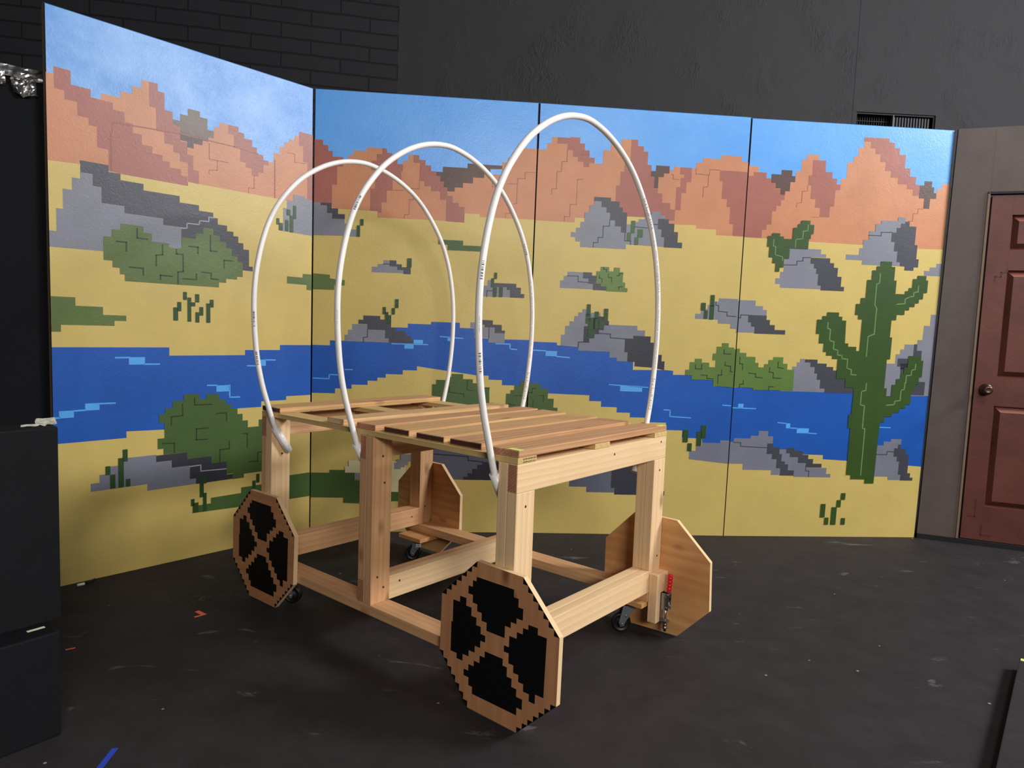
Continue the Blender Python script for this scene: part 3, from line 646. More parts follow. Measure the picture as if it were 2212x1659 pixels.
  "9,2127,529,2127,529,2094,553,2094,553,2062,525,2062,525,1967,500,1967,500,1904,441,1904,441,1956,409,1956,409,2004,378,2004,378,2081,357,2081,357,2138"
  ",377,2138|D672,2370,826,2370,826,2348,860,2348,860,2319,894,2319,894,2283,934,2283,934,2208,969,2208,969,2162,1009,2162,1009,2116,1037,2116,1037,2053,"
  "996,2053,996,2088,957,2088,957,2115,898,2115,898,2150,851,2150,851,2186,814,2186,814,2235,779,2235,779,2278,746,2278,746,2310,715,2310,715,2346,672,23"
  "46|b138,2134,196,2134,196,2160,259,2160,259,2129,279,2129,279,2095,252,2095,252,2042,225,2042,225,2020,196,2020,196,2055,167,2055,167,2085,138,2085|b1"
  "037,2114,1064,2114,1064,2140,1110,2140,1110,2107,1126,2107,1126,2074,1143,2074,1143,2041,1107,2041,1107,1982,1070,1982,1070,2040,1037,2040|d389,1901,4"
  "40,1901,440,1903,389,1903|d356,2079,358,2079,358,2048,356,2048|d357,2048,326,2044,326,2047,357,2050|d326,2047,329,2047,329,1981,326,1981|d329,1981,299"
  ",1976,299,1978,329,1983|d299,1978,301,1978,301,1951,299,1951|d1072,1978,1037,1978,1037,1980,1072,1980|d1038,1980,1040,1980,1040,1948,1038,1948|d1041,1"
  "948,1011,1949,1011,1951,1041,1950|d1010,1951,1012,1951,1012,1905,1010,1905|d1011,1905,984,1904,984,1906,1011,1907|S0,1769,141,1767,384,1760,715,1755,1"
  "054,1747,1220,1749,1220,0,0,0|R0,897,118,897,118,885,558,885,738,881,1220,877,1220,442,1216,442,738,470,584,477,584,502,458,504,92,511,0,511|U0,772,14"
  "6,770,146,776,0,778|U35,800,67,800,67,775,35,775|U284,690,345,685,345,691,284,696|U359,660,416,657,416,663,359,666|U481,630,534,628,534,634,481,636|U9"
  "02,675,997,674,997,680,902,681|U338,690,364,690,364,660,338,660|U407,662,482,662,482,632,407,632|L0,1408,97,1408,97,1377,143,1377,143,1356,168,1356,16"
  "8,1323,59,1323,59,1279,79,1279,79,1256,101,1256,101,1220,0,1220|L285,881,285,914,309,914,309,957,328,957,328,987,348,987,348,1029,375,1029,375,1055,39"
  "3,1055,393,1076,422,1076,422,1056,459,1056,459,1030,487,1030,487,992,505,992,505,955,528,955,528,903,558,903,558,881|L1114,1620,1147,1620,1147,1642,11"
  "86,1642,1186,1665,1220,1665,1220,1592,1114,1592|L928,1064,986,1064,986,1121,1012,1121,1012,1151,1036,1151,1036,1181,1115,1181,1115,1210,1146,1210,1146"
  ",1296,1184,1296,1184,1363,1220,1363,1220,875,952,868,923,868,923,974|L621,1696,699,1696,699,1737,720,1737,720,1785,752,1785,752,1838,787,1838,787,1881"
  ",820,1881,820,1902,922,1902,922,1925,968,1925,968,1889,942,1889,942,1863,918,1863,918,1835,890,1835,890,1781,913,1781,913,1727,936,1727,936,1664,957,1"
  "664,957,1641,839,1640,722,1641,722,1666,621,1666|L205,1509,205,1542,231,1542,231,1580,250,1580,250,1659,277,1659,277,1718,468,1718,468,1691,501,1691,5"
  "01,1672,409,1672,409,1634,432,1634,432,1608,448,1608,448,1576,462,1576,462,1509,483,1509,483,1488,236,1488,236,1509|M0,572,23,572,23,594,125,594,125,6"
  "11,173,611,173,641,231,641,231,610,264,610,264,565,231,565,231,503,265,503,265,472,296,472,296,418,323,418,323,377,267,377,267,405,89,405,89,441,0,441"
  "|M310,532,352,532,352,509,376,509,376,487,429,487,429,452,482,452,482,424,613,424,613,388,641,388,641,367,409,367,409,406,370,406,370,442,348,442,348,"
  "460,326,460,326,504,310,504|M906,568,962,568,962,592,1007,592,1007,608,1074,608,1074,574,1056,574,1056,552,1033,552,1033,500,1055,500,1055,472,1072,47"
  "2,1072,390,1089,390,1089,357,1009,357,1009,377,906,377|K59,1323,169,1323,169,1298,191,1298,191,1269,222,1269,222,1241,288,1241,288,1216,101,1216,101,1"
  "256,78,1256,78,1280,59,1280|K423,1074,501,1074,501,1052,559,1052,559,1033,601,1033,601,1013,669,1013,739,1013,739,879,559,879,559,903,528,903,528,955,"
  "505,955,505,992,487,992,487,1030,459,1030,459,1056,423,1056|K1096,1184,1116,1184,1116,1146,1148,1146,1148,1032,1023,1032,1023,1048,1001,1048,1001,1096"
  ",1096,1096|K1020,1066,1093,1066,1093,997,1029,997,1029,977|K1148,959,1189,959,1189,878,1097,878,1097,943,1148,943|K231,566,267,566,267,544,309,544,309"
  ",504,326,504,326,460,348,460,348,442,370,442,370,406,409,406,409,374,323,374,323,418,296,418,296,472,265,472,265,503,231,503|K352,542,404,542,404,525,"
  "455,525,455,502,492,502,492,477,524,477,524,449,580,449,580,426,482,426,482,452,429,452,429,487,376,487,376,509,352,509|K1056,575,1072,575,1072,550,11"
  "08,550,1108,515,1131,515,1132,448,1132,400,1151,400,1151,373,1169,373,1169,355,1089,355,1089,390,1072,390,1072,472,1055,472,1055,500,1033,500,1033,552"
  ",1056,552|K968,1902,994,1902,994,1875,1038,1875,1038,1768,1056,1768,1056,1686,1072,1686,1072,1638,1045,1638,1045,1618,989,1618,989,1641,958,1641,958,1"
  "664,936,1664,936,1727,913,1727,913,1781,890,1781,890,1835,918,1835,918,1863,942,1863,942,1889,968,1889|K409,1669,527,1669,527,1642,553,1642,553,1616,5"
  "79,1616,579,1565,605,1565,605,1507,626,1507,626,1482,483,1482,483,1509,462,1509,462,1576,448,1576,448,1608,432,1608,432,1634,409,1634|k0,1303,15,1302,"
  "15,1306,0,1307|k11,1302,15,1302,15,1325,11,1325|k11,1321,59,1320,59,1324,11,1325|k21,568,67,566,67,570,21,572|k65,570,69,570,69,544,65,544|k67,544,233"
  ",538,233,542,67,548|k480,439,484,439,484,403,480,403|k480,403,505,401,505,405,480,407|k501,405,505,405,505,367,501,367|k910,510,991,510,991,514,910,51"
  "4|k987,510,991,510,991,534,987,534|k987,530,1034,528,1034,532,987,534|k749,1811,826,1811,826,1815,749,1815|k823,1811,827,1811,827,1835,823,1835|k823,1"
  "831,893,1834,893,1838,823,1835|k248,1618,329,1621,329,1625,248,1622|k325,1621,329,1621,329,1647,325,1647|k325,1643,365,1646,365,1650,325,1647|k360,164"
  "6,364,1646,364,1669,360,1669|k359,1665,407,1667,407,1671,359,1669|F0,1125,22,1125,22,1101,62,1101,62,1079,119,1079,119,1045,140,1045,140,1019,176,1019"
  ",176,1039,201,1039,201,1064,229,1064,229,1082,289,1082,289,1044,317,1044,317,1010,362,1010,362,886,118,886,118,895,0,901|e23,1076,28,1076,28,1034,23,1"
  "034|e23,1034,47,1032,47,1037,23,1039|e42,1037,47,1037,47,999,42,999|e81,980,127,977,127,982,81,985|e124,982,129,982,129,958,124,958|e126,958,171,954,1"
  "71,959,126,963|e257,1056,262,1056,262,1019,257,1019|e258,1019,295,1013,295,1018,258,1024|e207,1021,212,1021,212,990,207,990|e208,990,237,987,237,992,2"
  "08,995|e232,992,237,992,237,956,232,956|e233,956,286,954,286,959,233,961|e32,895,37,895,37,918,32,918|e32,913,59,914,59,919,32,918|e53,914,58,914,58,9"
  "41,53,941|e211,885,216,885,216,909,211,909|e211,904,243,903,243,908,211,909|c141,1783,166,1783,166,1800,213,1800,213,1783,236,1783,236,1770,290,1770,2"
  "90,1837,317,1837,317,1859,334,1859,334,1880,388,1880,388,1857,413,1857,413,1805,398,1805,398,1776,387,1776,387,1717,277,1717,277,1657,247,1657,247,160"
  "5,224,1605,224,1580,199,1580,199,1628,179,1628,179,1661,155,1661,155,1721,141,1721|c839,1665,907,1665,907,1635,930,1635,930,1556,946,1556,946,1478,100"
  "6,1478,1006,1497,1027,1497,1027,1516,1048,1516,1048,1570,1075,1570,1075,1590,1130,1590,1130,1564,1143,1564,1143,1490,1121,1490,1121,1452,1097,1452,109"
  "7,1427,1073,1427,1073,1405,1041,1405,1041,1384,1014,1384,1014,1356,966,1356,966,1323,937,1323,937,1220,951,1220,951,1089,931,1089,931,915,948,915,948,"
  "867,978,867,978,938,1002,938,1002,973,1027,973,1027,1004,1045,1004,1045,1042,1066,1042,1066,1113,1148,1113,1148,1087,1163,1087,1163,987,1146,987,1146,"
  "943,1122,943,1122,908,1105,908,1105,877,1106,820,1078,820,1078,796,1041,796,1041,769,997,769,997,744,951,744,951,709,925,709,921,562,919,334,861,334,8"
  "61,359,769,359,769,384,739,384,739,669,723,669,723,754,738,754,740,881,737,913,682,913,682,965,624,965,624,1082,589,1082,589,1101,551,1101,551,1122,53"
  "0,1122,530,1172,499,1172,499,1227,477,1227,477,1311,508,1311,508,1333,535,1333,535,1356,608,1356,608,1332,630,1332,630,1310,656,1310,656,1290,660,1176"
  ",681,1176,681,1157,733,1157,733,1133,755,1133,755,1321,729,1321,729,1346,708,1346,708,1411,735,1411,735,1447,764,1447,764,1554,791,1554,791,1611,816,1"
  "611,816,1636,839,1636|c596,204,626,204,626,121,596,121|c626,120,652,120,652,76,626,76|c666,185,699,185,699,76,666,76|c695,229,722,229,722,185,695,185|"
  "c719,272,747,272,747,231,719,231|c732,118,758,118,758,77,732,77|v175,1766,180,1766,180,1724,175,1724|v179,1724,188,1720,190,1725,180,1729|v189,1725,19"
  "4,1725,194,1674,189,1674|v191,1674,240,1663,240,1668,191,1679|v235,1668,240,1668,240,1643,235,1643|v374,1858,379,1858,379,1820,374,1820|v380,1820,346,"
  "1815,346,1820,380,1825|v347,1820,352,1820,352,1773,347,1773|v353,1773,306,1767,306,1772,353,1778|v306,1772,311,1772,311,1721,306,1721|v838,1596,844,15"
  "96,844,1534,838,1534|v845,1534,820,1529,820,1535,845,1540|v821,1535,827,1535,827,1405,821,1405|v823,1406,839,1377,845,1380,828,1409|v834,1381,840,1381"
  ",840,1232,834,1232|v832,1238,799,1223,802,1218,834,1232|v797,1224,803,1224,803,1100,797,1100|v542,1297,548,1297,548,1257,542,1257|v543,1257,565,1253,5"
  "65,1259,543,1263|v560,1259,566,1259,566,1188,560,1188|v560,1188,590,1180,590,1186,560,1194|v588,1186,594,1186,594,1137,588,1137|v592,1137,622,1129,622"
  ",1135,592,1143|v617,1135,623,1135,623,1103,617,1103|v618,1103,652,1100,652,1106,618,1109|v646,1106,652,1106,652,1082,646,1082|v647,1082,685,1079,685,1"
  "085,647,1088|v682,1085,688,1085,688,1026,682,1026|v684,1026,714,1018,714,1024,684,1032|v711,1024,717,1024,717,988,711,988|v713,988,749,987,749,993,713"
  ",994|v813,943,819,943,819,896,813,896|v820,896,787,890,787,896,820,902|v787,896,793,896,793,808,787,808|v787,808,817,804,817,810,787,814|v813,810,819,"
  "810,819,665,813,665|v814,665,836,664,836,670,814,671|v829,670,835,670,835,381,829,381|v1113,1067,1119,1067,1119,1030,1113,1030|v1120,1030,1091,1025,10"
  "91,1031,1120,1036|v1091,1031,1097,1031,1097,995,1091,995|v1098,995,1066,991,1066,997,1098,1001|v1061,997,1067,997,1067,948,1061,948|v1056,954,1062,954"
  ",1062,908,1056,908|v1062,908,1036,903,1036,909,1062,914|v1036,909,1042,909,1042,841,1036,841|v1043,841,1003,836,1003,842,1043,847|v1002,842,1008,842,1"
  "008,815,1002,815|v1008,815,954,810,954,816,1008,821|v1083,1533,1089,1533,1089,1492,1083,1492|v1090,1492,1057,1487,1057,1493,1090,1498|v1058,1493,1064,"
  "1493,1064,1465,1058,1465|v1065,1465,1037,1460,1037,1466,1065,1471|v1039,1466,1008,1452,1010,1446,1041,1461|v1007,1452,1013,1452,1013,1420,1007,1420|v1"
  "015,1420,959,1414,959,1420,1015,1426"),
}

PAINTS = dict(
    O=paint('paint_orange_rock', lin(196, 130, 91)), D=paint('paint_red_rock', lin(160, 94, 80)),
    B=paint('paint_taupe', lin(112, 94, 82)), b=paint('paint_dark_brown', lin(84, 58, 50)),
    d=paint('paint_rust_line', lin(146, 84, 64)), S=paint('paint_sand', lin(204, 179, 102), vary=0.05),
    R=paint('paint_river_blue', lin(22, 84, 172), vary=0.10), U=paint('paint_light_blue', lin(84, 166, 236)),
    L=paint('paint_light_grey', lin(126, 127, 138)), M=paint('paint_mid_grey', lin(118, 120, 133)), m=paint('paint_slate', lin(92, 96, 110)),
    K=paint('paint_dark_grey', lin(66, 66, 75)), k=paint('paint_charcoal', lin(50, 52, 61)), g=paint('paint_pale_line', lin(160, 160, 174)),
    G=paint('paint_sage_green', lin(90, 109, 55)), H=paint('paint_bush_green', lin(66, 92, 44)), F=paint('paint_leaf_green', lin(92, 120, 54)),
    e=paint('paint_green_line', lin(40, 56, 28)), W=paint('paint_bone', lin(214, 202, 160)), Y=paint('paint_stone', lin(142, 138, 136)),
    E=paint('paint_cactus_bright', lin(58, 96, 40)), C=paint('paint_cactus_dark', lin(40, 72, 30)), c=paint('paint_cactus', lin(50, 77, 26)),
    v=paint('paint_cactus_line', lin(106, 142, 82)))
SKY = paint('paint_sky', lin(90, 160, 232), mottled=lin(106, 170, 238), rough=0.34)
SKYCLOUD = paint('paint_sky_mottled', lin(74, 141, 214), mottled=lin(140, 184, 238), rough=0.36, spec=0.42)
EDGE = plain('flat_edge_raw_wood', lin(120, 96, 74), 0.8)
BACKING = plain('flat_back_black', lin(22, 22, 24), 0.9)
PNTS = list('ODBbdSRULMmKkgGHFeWYECcv')
LAYER = {c: 0.0004+0.00018*i for i, c in enumerate(PNTS)}
PMATS = lambda k: [SKYCLOUD if k == 1 else SKY, EDGE, BACKING]+[PAINTS[c] for c in PNTS]
QUADS = {1: ((-1.9193, 2.926, 0), (-1.1025, 3.8517, 0), (-1.1098, 3.843, 2.4003), (-1.9243, 2.9203, 2.407)),
         2: ((-1.0990, 3.8519, 0), (0.0890, 3.9774, 0), (0.0898, 3.9775, 2.4116), (-1.1050, 3.8512, 2.4027)),
         3: ((0.0912, 3.9774, 0), (1.2802, 4.0691, 0), (1.2870, 4.0696, 2.4055), (0.0940, 3.9774, 2.4116)),
         4: ((1.2818, 4.0691, 0), (2.4782, 4.191, 0), (2.5065, 4.1939, 2.4128), (1.2892, 4.0698, 2.4015))}
FLATLABEL = {
    1: 'leftmost desert mural flat, angled forward, with a big bush over a grey boulder',
    2: 'desert mural flat beside the angled one, behind the wagon and its two further white hoops',
    3: 'desert mural flat behind the tallest hoop, with the river bending below a two-peaked grey rock',
    4: 'rightmost desert mural flat beside the door flat, with a tall green saguaro cactus'}
for k in (1, 2, 3, 4):
    a, b_, c_, d_ = [Vector(p) for p in QUADS[k]]
    org = (a+b_)/2
    dirx = (b_-a).normalized()
    nrm = Vector((dirx.y, -dirx.x, 0))                   # towards the stage
    def at(s, z, off=0.0):
        s, z = s/1220.0, z/2440.0
        return (a*(1-s)+b_*s)*(1-z)+(d_*(1-s)+c_*s)*z+nrm*off
    mb = MB()
    # slab with a softened front edge
    for (s0, s1, z0, z1) in ((0, 1220, 0, 2440),):
        fr = [at(s0+4, z0+2), at(s1-4, z0+2), at(s1-4, z1-4), at(s0+4, z1-4)]
        ed = [at(s0, z0, -0.004), at(s1, z0, -0.004), at(s1, z1, -0.004), at(s0, z1, -0.004)]
        bk = [at(s0, z0, -0.028), at(s1, z0, -0.028), at(s1, z1, -0.028), at(s0, z1, -0.028)]
        V = [[mb.bm.verts.new(p) for p in ring] for ring in (fr, ed, bk)]
        f = mb.bm.faces.new(V[0]); f.material_index = 0
        for i in range(4):
            j = (i+1) % 4
            low = i == 0
            f = mb.bm.faces.new((V[0][i], V[1][i], V[1][j], V[0][j])); f.material_index = 3+PNTS.index('S') if low else (0 if i == 2 else 2)
            f = mb.bm.faces.new((V[1][i], V[2][i], V[2][j], V[1][j])); f.material_index = 1
        f = mb.bm.faces.new(V[2][::-1]); f.material_index = 2
    bmesh.ops.recalc_face_normals(mb.bm, faces=mb.bm.faces)
    for item in MURAL[k].split('|'):
        col, v = item[0], [int(t) for t in item[1:].split(',')]
        pts = [at(min(max(v[i], 2), 1218), min(max(v[i+1], 1), 2438), LAYER[col]) for i in range(0, len(v), 2)]
        mb.poly(pts, 3+PNTS.index(col))
    # every painted face looks at the stage
    flip = []
    for f in mb.bm.faces:
        f.normal_update()
        if f.material_index >= 3 and f.normal.dot(nrm) < 0 and abs(f.normal.dot(nrm)) > 0.9:
            flip.append(f)
    bmesh.ops.reverse_faces(mb.bm, faces=flip)
    bmesh.ops.translate(mb.bm, verts=mb.bm.verts, vec=-org)
    yaw = math.atan2(dirx.y, dirx.x)
    bmesh.ops.rotate(mb.bm, verts=mb.bm.verts, cent=(0, 0, 0), matrix=Matrix.Rotation(-yaw, 3, 'Z'))
    o = mb.build('scenery_flat', PMATS(k), origin='keep')
    o.location = org
    o.rotation_euler = (0, 0, yaw)
    tag(o, FLATLABEL[k], 'scenery flat', 'painted desert flats')

# ------------------------------------------------------------------ door flat on the right
S4 = Vector((2.4815, 4.187, 0))
dd = Vector((0.93484, -0.35507, 0)).normalized()
door_root = empty('door_flat', S4+dd*0.7)
door_root.rotation_euler = (0, 0, math.atan2(dd.y, dd.x))
tag(door_root, 'dark brown scenery flat with a red-brown panelled door, at the right edge', 'door flat')
FB = paint('flat_brown_paint', lin(98, 85, 80), rough=0.55, vary=0.12, spec=0.3)
DX = lambda s: s-0.7                                     # distance along the flat -> local x
DL, DR, DT = 0.222, 0.222+0.83, 2.041
mb = MB()
mb.prism([(DX(0.008), 0.03), (DX(DL), 0.03), (DX(DL), 2.415), (DX(0.036), 2.415)], lambda x, z, d: (x, d, z), 0, 0.03)
mb.box(DX(DR), DX(1.30), 0, 0.03, 0.03, 2.415, bev=0.001)
mb.box(DX(DL), DX(DR), 0, 0.03, DT, 2.415, bev=0.001)
mb.build('brown_panel', FB, door_root)
mb = MB(); mb.box(DX(0.008), DX(1.30), -0.004, 0.032, 0, 0.03, bev=0.001); mb.build('foot_strip', plain('foot_strip_black', lin(18, 17, 18), 0.8), door_root)  # black strip along the foot of the flat
mb = MB()
mb.box(DX(DL-0.012), DX(DL), -0.006, 0.04, 0.03, DT+0.012, bev=0.001, mat=0)
mb.build('jamb', plain('raw_jamb_edge', lin(132, 108, 86), 0.8), door_root)
mb = MB()
mb.box(DX(DL-0.012), DX(DR), -0.006, 0.04, DT, DT+0.014, bev=0.001)
mb.build('head_casing', plain('dark_head_casing', lin(40, 34, 32), 0.8), door_root)
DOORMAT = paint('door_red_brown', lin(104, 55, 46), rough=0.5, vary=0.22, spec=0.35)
DOORDARK = paint('door_shaded_bevels_and_lines', lin(84, 42, 32), rough=0.5, vary=0.2, spec=0.35)  # shaded copy for grooves and bevels, also the real brush lines
DOORLIT = paint('door_lit_bevels', lin(160, 98, 80), rough=0.5, vary=0.15, spec=0.35)  # lit copy of the door colour for the upper bevels
dleft, dright = DX(DL+0.012), DX(DR-0.008)
dz0, dz1 = 0.034, DT-0.010
colx = [(DX(0.340), DX(0.340)+0.26), (DX(0.340)+0.38, DX(0.340)+0.64)]
rowz = [(0.235, 0.832), (0.998, 1.612), (1.727, 1.924)]
mb = MB()
# stiles and rails around six recesses
mb.box(dleft, colx[0][0], 0.004, 0.04, dz0, dz1, bev=0.001)
mb.box(colx[0][1], colx[1][0], 0.004, 0.04, dz0, dz1, bev=0.001)
mb.box(colx[1][1], dright, 0.004, 0.04, dz0, dz1, bev=0.001)
zz = [dz0]+[z for r in rowz for z in r]+[dz1]
for cx0, cx1 in colx:
    for i in range(0, len(zz), 2):
        mb.box(cx0, cx1, 0.004, 0.04, zz[i], zz[i+1], bev=0)
    for rz0, rz1 in rowz:
        mb.box(cx0, cx1, 0.034, 0.04, rz0, rz1, bev=0)
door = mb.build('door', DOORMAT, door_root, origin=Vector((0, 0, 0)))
for cx0, cx1 in colx:
    for rz0, rz1 in rowz:
        # sloping moulding into the recess, then a raised field
        mb = MB()
        i0, i1 = 0.010, 0.036
        o4 = [(cx0, 0.006, rz0), (cx1, 0.006, rz0), (cx1, 0.006, rz1), (cx0, 0.006, rz1)]
        a4 = [(cx0+i0, 0.026, rz0+i0), (cx1-i0, 0.026, rz0+i0), (cx1-i0, 0.026, rz1-i0), (cx0+i0, 0.026, rz1-i0)]
        b4 = [(cx0+i1, 0.010, rz0+i1), (cx1-i1, 0.010, rz0+i1), (cx1-i1, 0.010, rz1-i1), (cx0+i1, 0.010, rz1-i1)]
        R = [[mb.bm.verts.new(p) for p in r] for r in (o4, a4, b4)]
        for q in range(4):
            t = (q+1) % 4
            f = mb.bm.faces.new((R[0][q], R[0][t], R[1][t], R[1][q]))
            # light painted in: upper bevels pale, outer slopes and left and lower bevels shaded
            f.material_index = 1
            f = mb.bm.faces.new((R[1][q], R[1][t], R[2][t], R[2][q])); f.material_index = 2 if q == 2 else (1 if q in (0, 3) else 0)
        f = mb.bm.faces.new(R[2]); f.material_index = 0
        mb.build('raised_panel', [DOORMAT, DOORDARK, DOORLIT], door)
mb = MB()
kx, kz = DX(0.291), 0.925
mb.lathe([(0.0, 0.0), (0.0, 0.031), (0.004, 0.034), (0.010, 0.032), (0.013, 0.014), (0.030, 0.012), (0.036, 0.021), (0.050, 0.0265), (0.060, 0.024), (0.064, 0.017), (0.0625, 0.012), (0.0625, 0.0)], (kx, 0.005, kz), (0, -1, 0), 32)
mb.build('door_knob', plain('bronze_knob', lin(92, 72, 66), 0.32, 0.85), door)
# stair-shaped dark brush lines painted on the door
def stroke(x, z, segs, w=0.008, y=0.0035):
    mb = MB()
    for sx, sz in segs:
        x1, z1 = x+sx, z+sz
        mb.box(min(x, x1)-w/2, max(x, x1)+w/2, y, y+0.0008, min(z, z1)-w/2, max(z, z1)+w/2, bev=0)
        x, z = x1, z1
    mb.build('brush_line', DOORDARK, door)
stroke(DX(0.285), 1.545, [(0.0, 0.03), (0.028, 0), (0, 0.024), (0.028, 0), (0, 0.02)])
stroke(DX(0.262), 0.17, [(0.035, 0), (0, 0.10)])
stroke(DX(0.335), 0.115, [(0.0, -0.05), (0.05, 0)])

# ------------------------------------------------------------------ black pieces at the left
vb = Vector((0.605, 0.796, 0)).normalized()             # direction of the boxes' front edge
def local_box(name, corner, w, d, z0, z1, bev=0.006, mat=BOXMAT):
    """corner = front right corner; the box runs back-left from it"""
    mb = MB()
    mb.box(-w, 0, 0, d, 0, z1-z0, bev=bev)
    o = mb.build(name, mat, origin=Vector((0, 0, 0)))
    o.location = (corner[0], corner[1], z0)
    o.rotation_euler = (0, 0, math.atan2(vb.y, vb.x))
    return o
H1, H2 = 0.304, 0.8652
low = local_box('black_box', (-1.2305, 1.8890, 0), 0.9, 0.62, 0.0, H1)
tag(low, 'scuffed black painted box on the floor at the lower left, bottom of the stack', 'box')
up = local_box('black_box', (-1.2735, 1.9625, 0), 0.9, 0.098, H1+0.0005, H2)
tag(up, 'upright black painted box standing on the lower black box, below the foil', 'box')
# masking flat and crumpled foil behind the first mural flat
d0v = (Vector(QUADS[1][1])-Vector(QUADS[1][0])).normalized(); n0v = Vector((d0v.y, -d0v.x, 0))
mb = MB(); mb.box(-1.6, 0.10, 0, 0.03, 0, 2.13, bev=0.002)
o = mb.build('masking_flat', FLATBLACK, origin=Vector((0, 0, 0)))
o.location = Vector(QUADS[1][0])-n0v*0.045
o.rotation_euler = (0, 0, math.atan2(d0v.y, d0v.x))
tag(o, 'plain black masking flat behind the left edge of the desert mural', 'masking flat')
def crumple(name, w, h, nx, nz, amp, fq, seed, mat, thick=0.0):
    mb = MB()
    g = {}
    for i in range(nx+1):
        for j in range(nz+1):
            x, z = i/nx*w, j/nz*h
            q = Vector((x*fq+seed, z*fq, seed))
            dy = (abs(noise.noise(q))+0.5*abs(noise.noise(q*2.3)))*amp
            g[i, j] = mb.bm.verts.new((x+noise.noise(q+Vector((9, 3, 1)))*amp*0.5, -dy, z+noise.noise(q+Vector((2, 7, 5)))*amp*0.6))
    for i in range(nx):
        for j in range(nz):
            mb.bm.faces.new((g[i, j], g[i+1, j], g[i+1, j+1], g[i, j+1]))
    r = bmesh.ops.solidify(mb.bm, geom=list(mb.bm.faces), thickness=0.0008)
    return mb
FOIL = plain('crumpled_foil', lin(205, 202, 198), 0.22, 0.95)
# foil folded over the top rail: one long crumpled band
mb = crumple('foil', 0.94, 0.045, 66, 6, 0.03, 11, 3.1, FOIL)
g2 = crumple('foil', 0.082, 0.060, 16, 12, 0.034, 19, 8.7, FOIL)
bmesh.ops.translate(g2.bm, verts=g2.bm.verts, vec=(0.838, -0.006, -0.058))
g3 = crumple('foil', 0.11, 0.040, 16, 8, 0.034, 17, 5.2, FOIL)
bmesh.ops.translate(g3.bm, verts=g3.bm.verts, vec=(0.70, -0.006, -0.036))
for g in (g2, g3):
    me = bpy.data.meshes.new('tmp'); g.bm.to_mesh(me); mb.bm.from_mesh(me); g.bm.free(); bpy.data.meshes.remove(me)
o = mb.build('foil_strip', FOIL, origin=Vector((0, 0, 0)))
o.location = Vector(QUADS[1][0])-n0v*0.043-d0v*0.95+Vector((0, 0, 2.095))
o.rotation_euler = (0, 0, math.atan2(d0v.y, d0v.x))
tag(o, 'crumpled silver foil hanging over the top of the black masking flat', 'foil')

# scraps and tape
def strip(name, mat, pts, w, z, label, cat='tape', group=None, th=0.0006):
    """flat tape along a polyline lying on a level surface"""
    mb = MB()
    for p, q in zip(pts, pts[1:]):
        a, b = Vector(p), Vector(q)
        t = (b-a).normalized(); n = Vector((-t.y, t.x))
        quad = [a-n*w/2, b-n*w/2, b+n*w/2, a+n*w/2]
        mb.prism([(v.x, v.y) for v in quad], lambda x, y, d: (x, y, d), z+0.0002, z+0.0002+th)
    o = mb.build(name, mat)
    tag(o, label, cat, group)
    return o
strip('spike_tape', ORANGE, [(-1.533, 2.380), (-1.509, 2.397)], 0.0085, 0, 'short straight orange spike tape on the floor beside the black boxes', 'tape', 'orange spike marks')
def l_tape():
    mb = MB()
    c, e1, e2 = Vector((-1.1931, 2.7128)), Vector((-1.217, 2.684)), Vector((-1.2334, 2.7407))
    for z, (a, b, w) in zip((0.0002, 0.0003), ((c, e1, 0.011), (c, e2, 0.018))):
        t = (b-a).normalized(); n = Vector((-t.y, t.x)); a2 = a-t*0.006
        mb.prism([(v.x, v.y) for v in (a2-n*w/2, b-n*w/2, b+n*w/2, a2+n*w/2)], lambda x, y, d: (x, y, d), z, z+0.0006)
    tag(mb.build('spike_tape', ORANGE), 'orange L-shaped corner spike tape on the floor left of the wagon', 'tape', 'orange spike marks')
l_tape()
strip('floor_tape', BLUETAPE, [(-1.0365, 1.68), (-1.0505, 1.836)], 0.0165, 0, 'blue tape strip on the black floor at the bottom left edge')
strip('glow_tape', PALETAPE, [(-1.312, 1.8725), (-1.286, 1.907)], 0.011, H1, 'pale glow tape on the ledge between the two black boxes')
mb = crumple('scrap', 0.050, 0.020, 10, 6, 0.010, 60, 1.3, WHITETAPE)
g2 = crumple('scrap', 0.045, 0.006, 8, 3, 0.004, 60, 4.3, WHITETAPE)
bmesh.ops.translate(g2.bm, verts=g2.bm.verts, vec=(-0.04, -0.006, 0))
me = bpy.data.meshes.new('tmp'); g2.bm.to_mesh(me); mb.bm.from_mesh(me); g2.bm.free(); bpy.data.meshes.remove(me)
zmin = min(v.co.z for v in mb.bm.verts)
bmesh.ops.translate(mb.bm, verts=mb.bm.verts, vec=(0, 0, -zmin))
o = mb.build('tape_scrap', WHITETAPE, origin=Vector((0, 0, 0)))
o.location = (-1.325, 1.945, H2+0.0004); o.rotation_euler = (0, 0, math.atan2(vb.y, vb.x))
tag(o, 'crumpled white tape scrap on top of the upright black box', 'tape scrap')
mb = MB()
mb.tube([(-1.842, 2.944, 0.006), (-1.822, 2.965, 0.006)], 0.006, 10, 0)
mb.tube([(-1.822, 2.965, 0.006), (-1.806, 2.984, 0.010), (-1.80, 3.005, 0.012)], 0.005, 10, 1)
tag(mb.build('cord_end', [WHITETAPE, RUBBER]), 'white tipped cord end on the floor at the foot of the angled mural flat', 'cord')
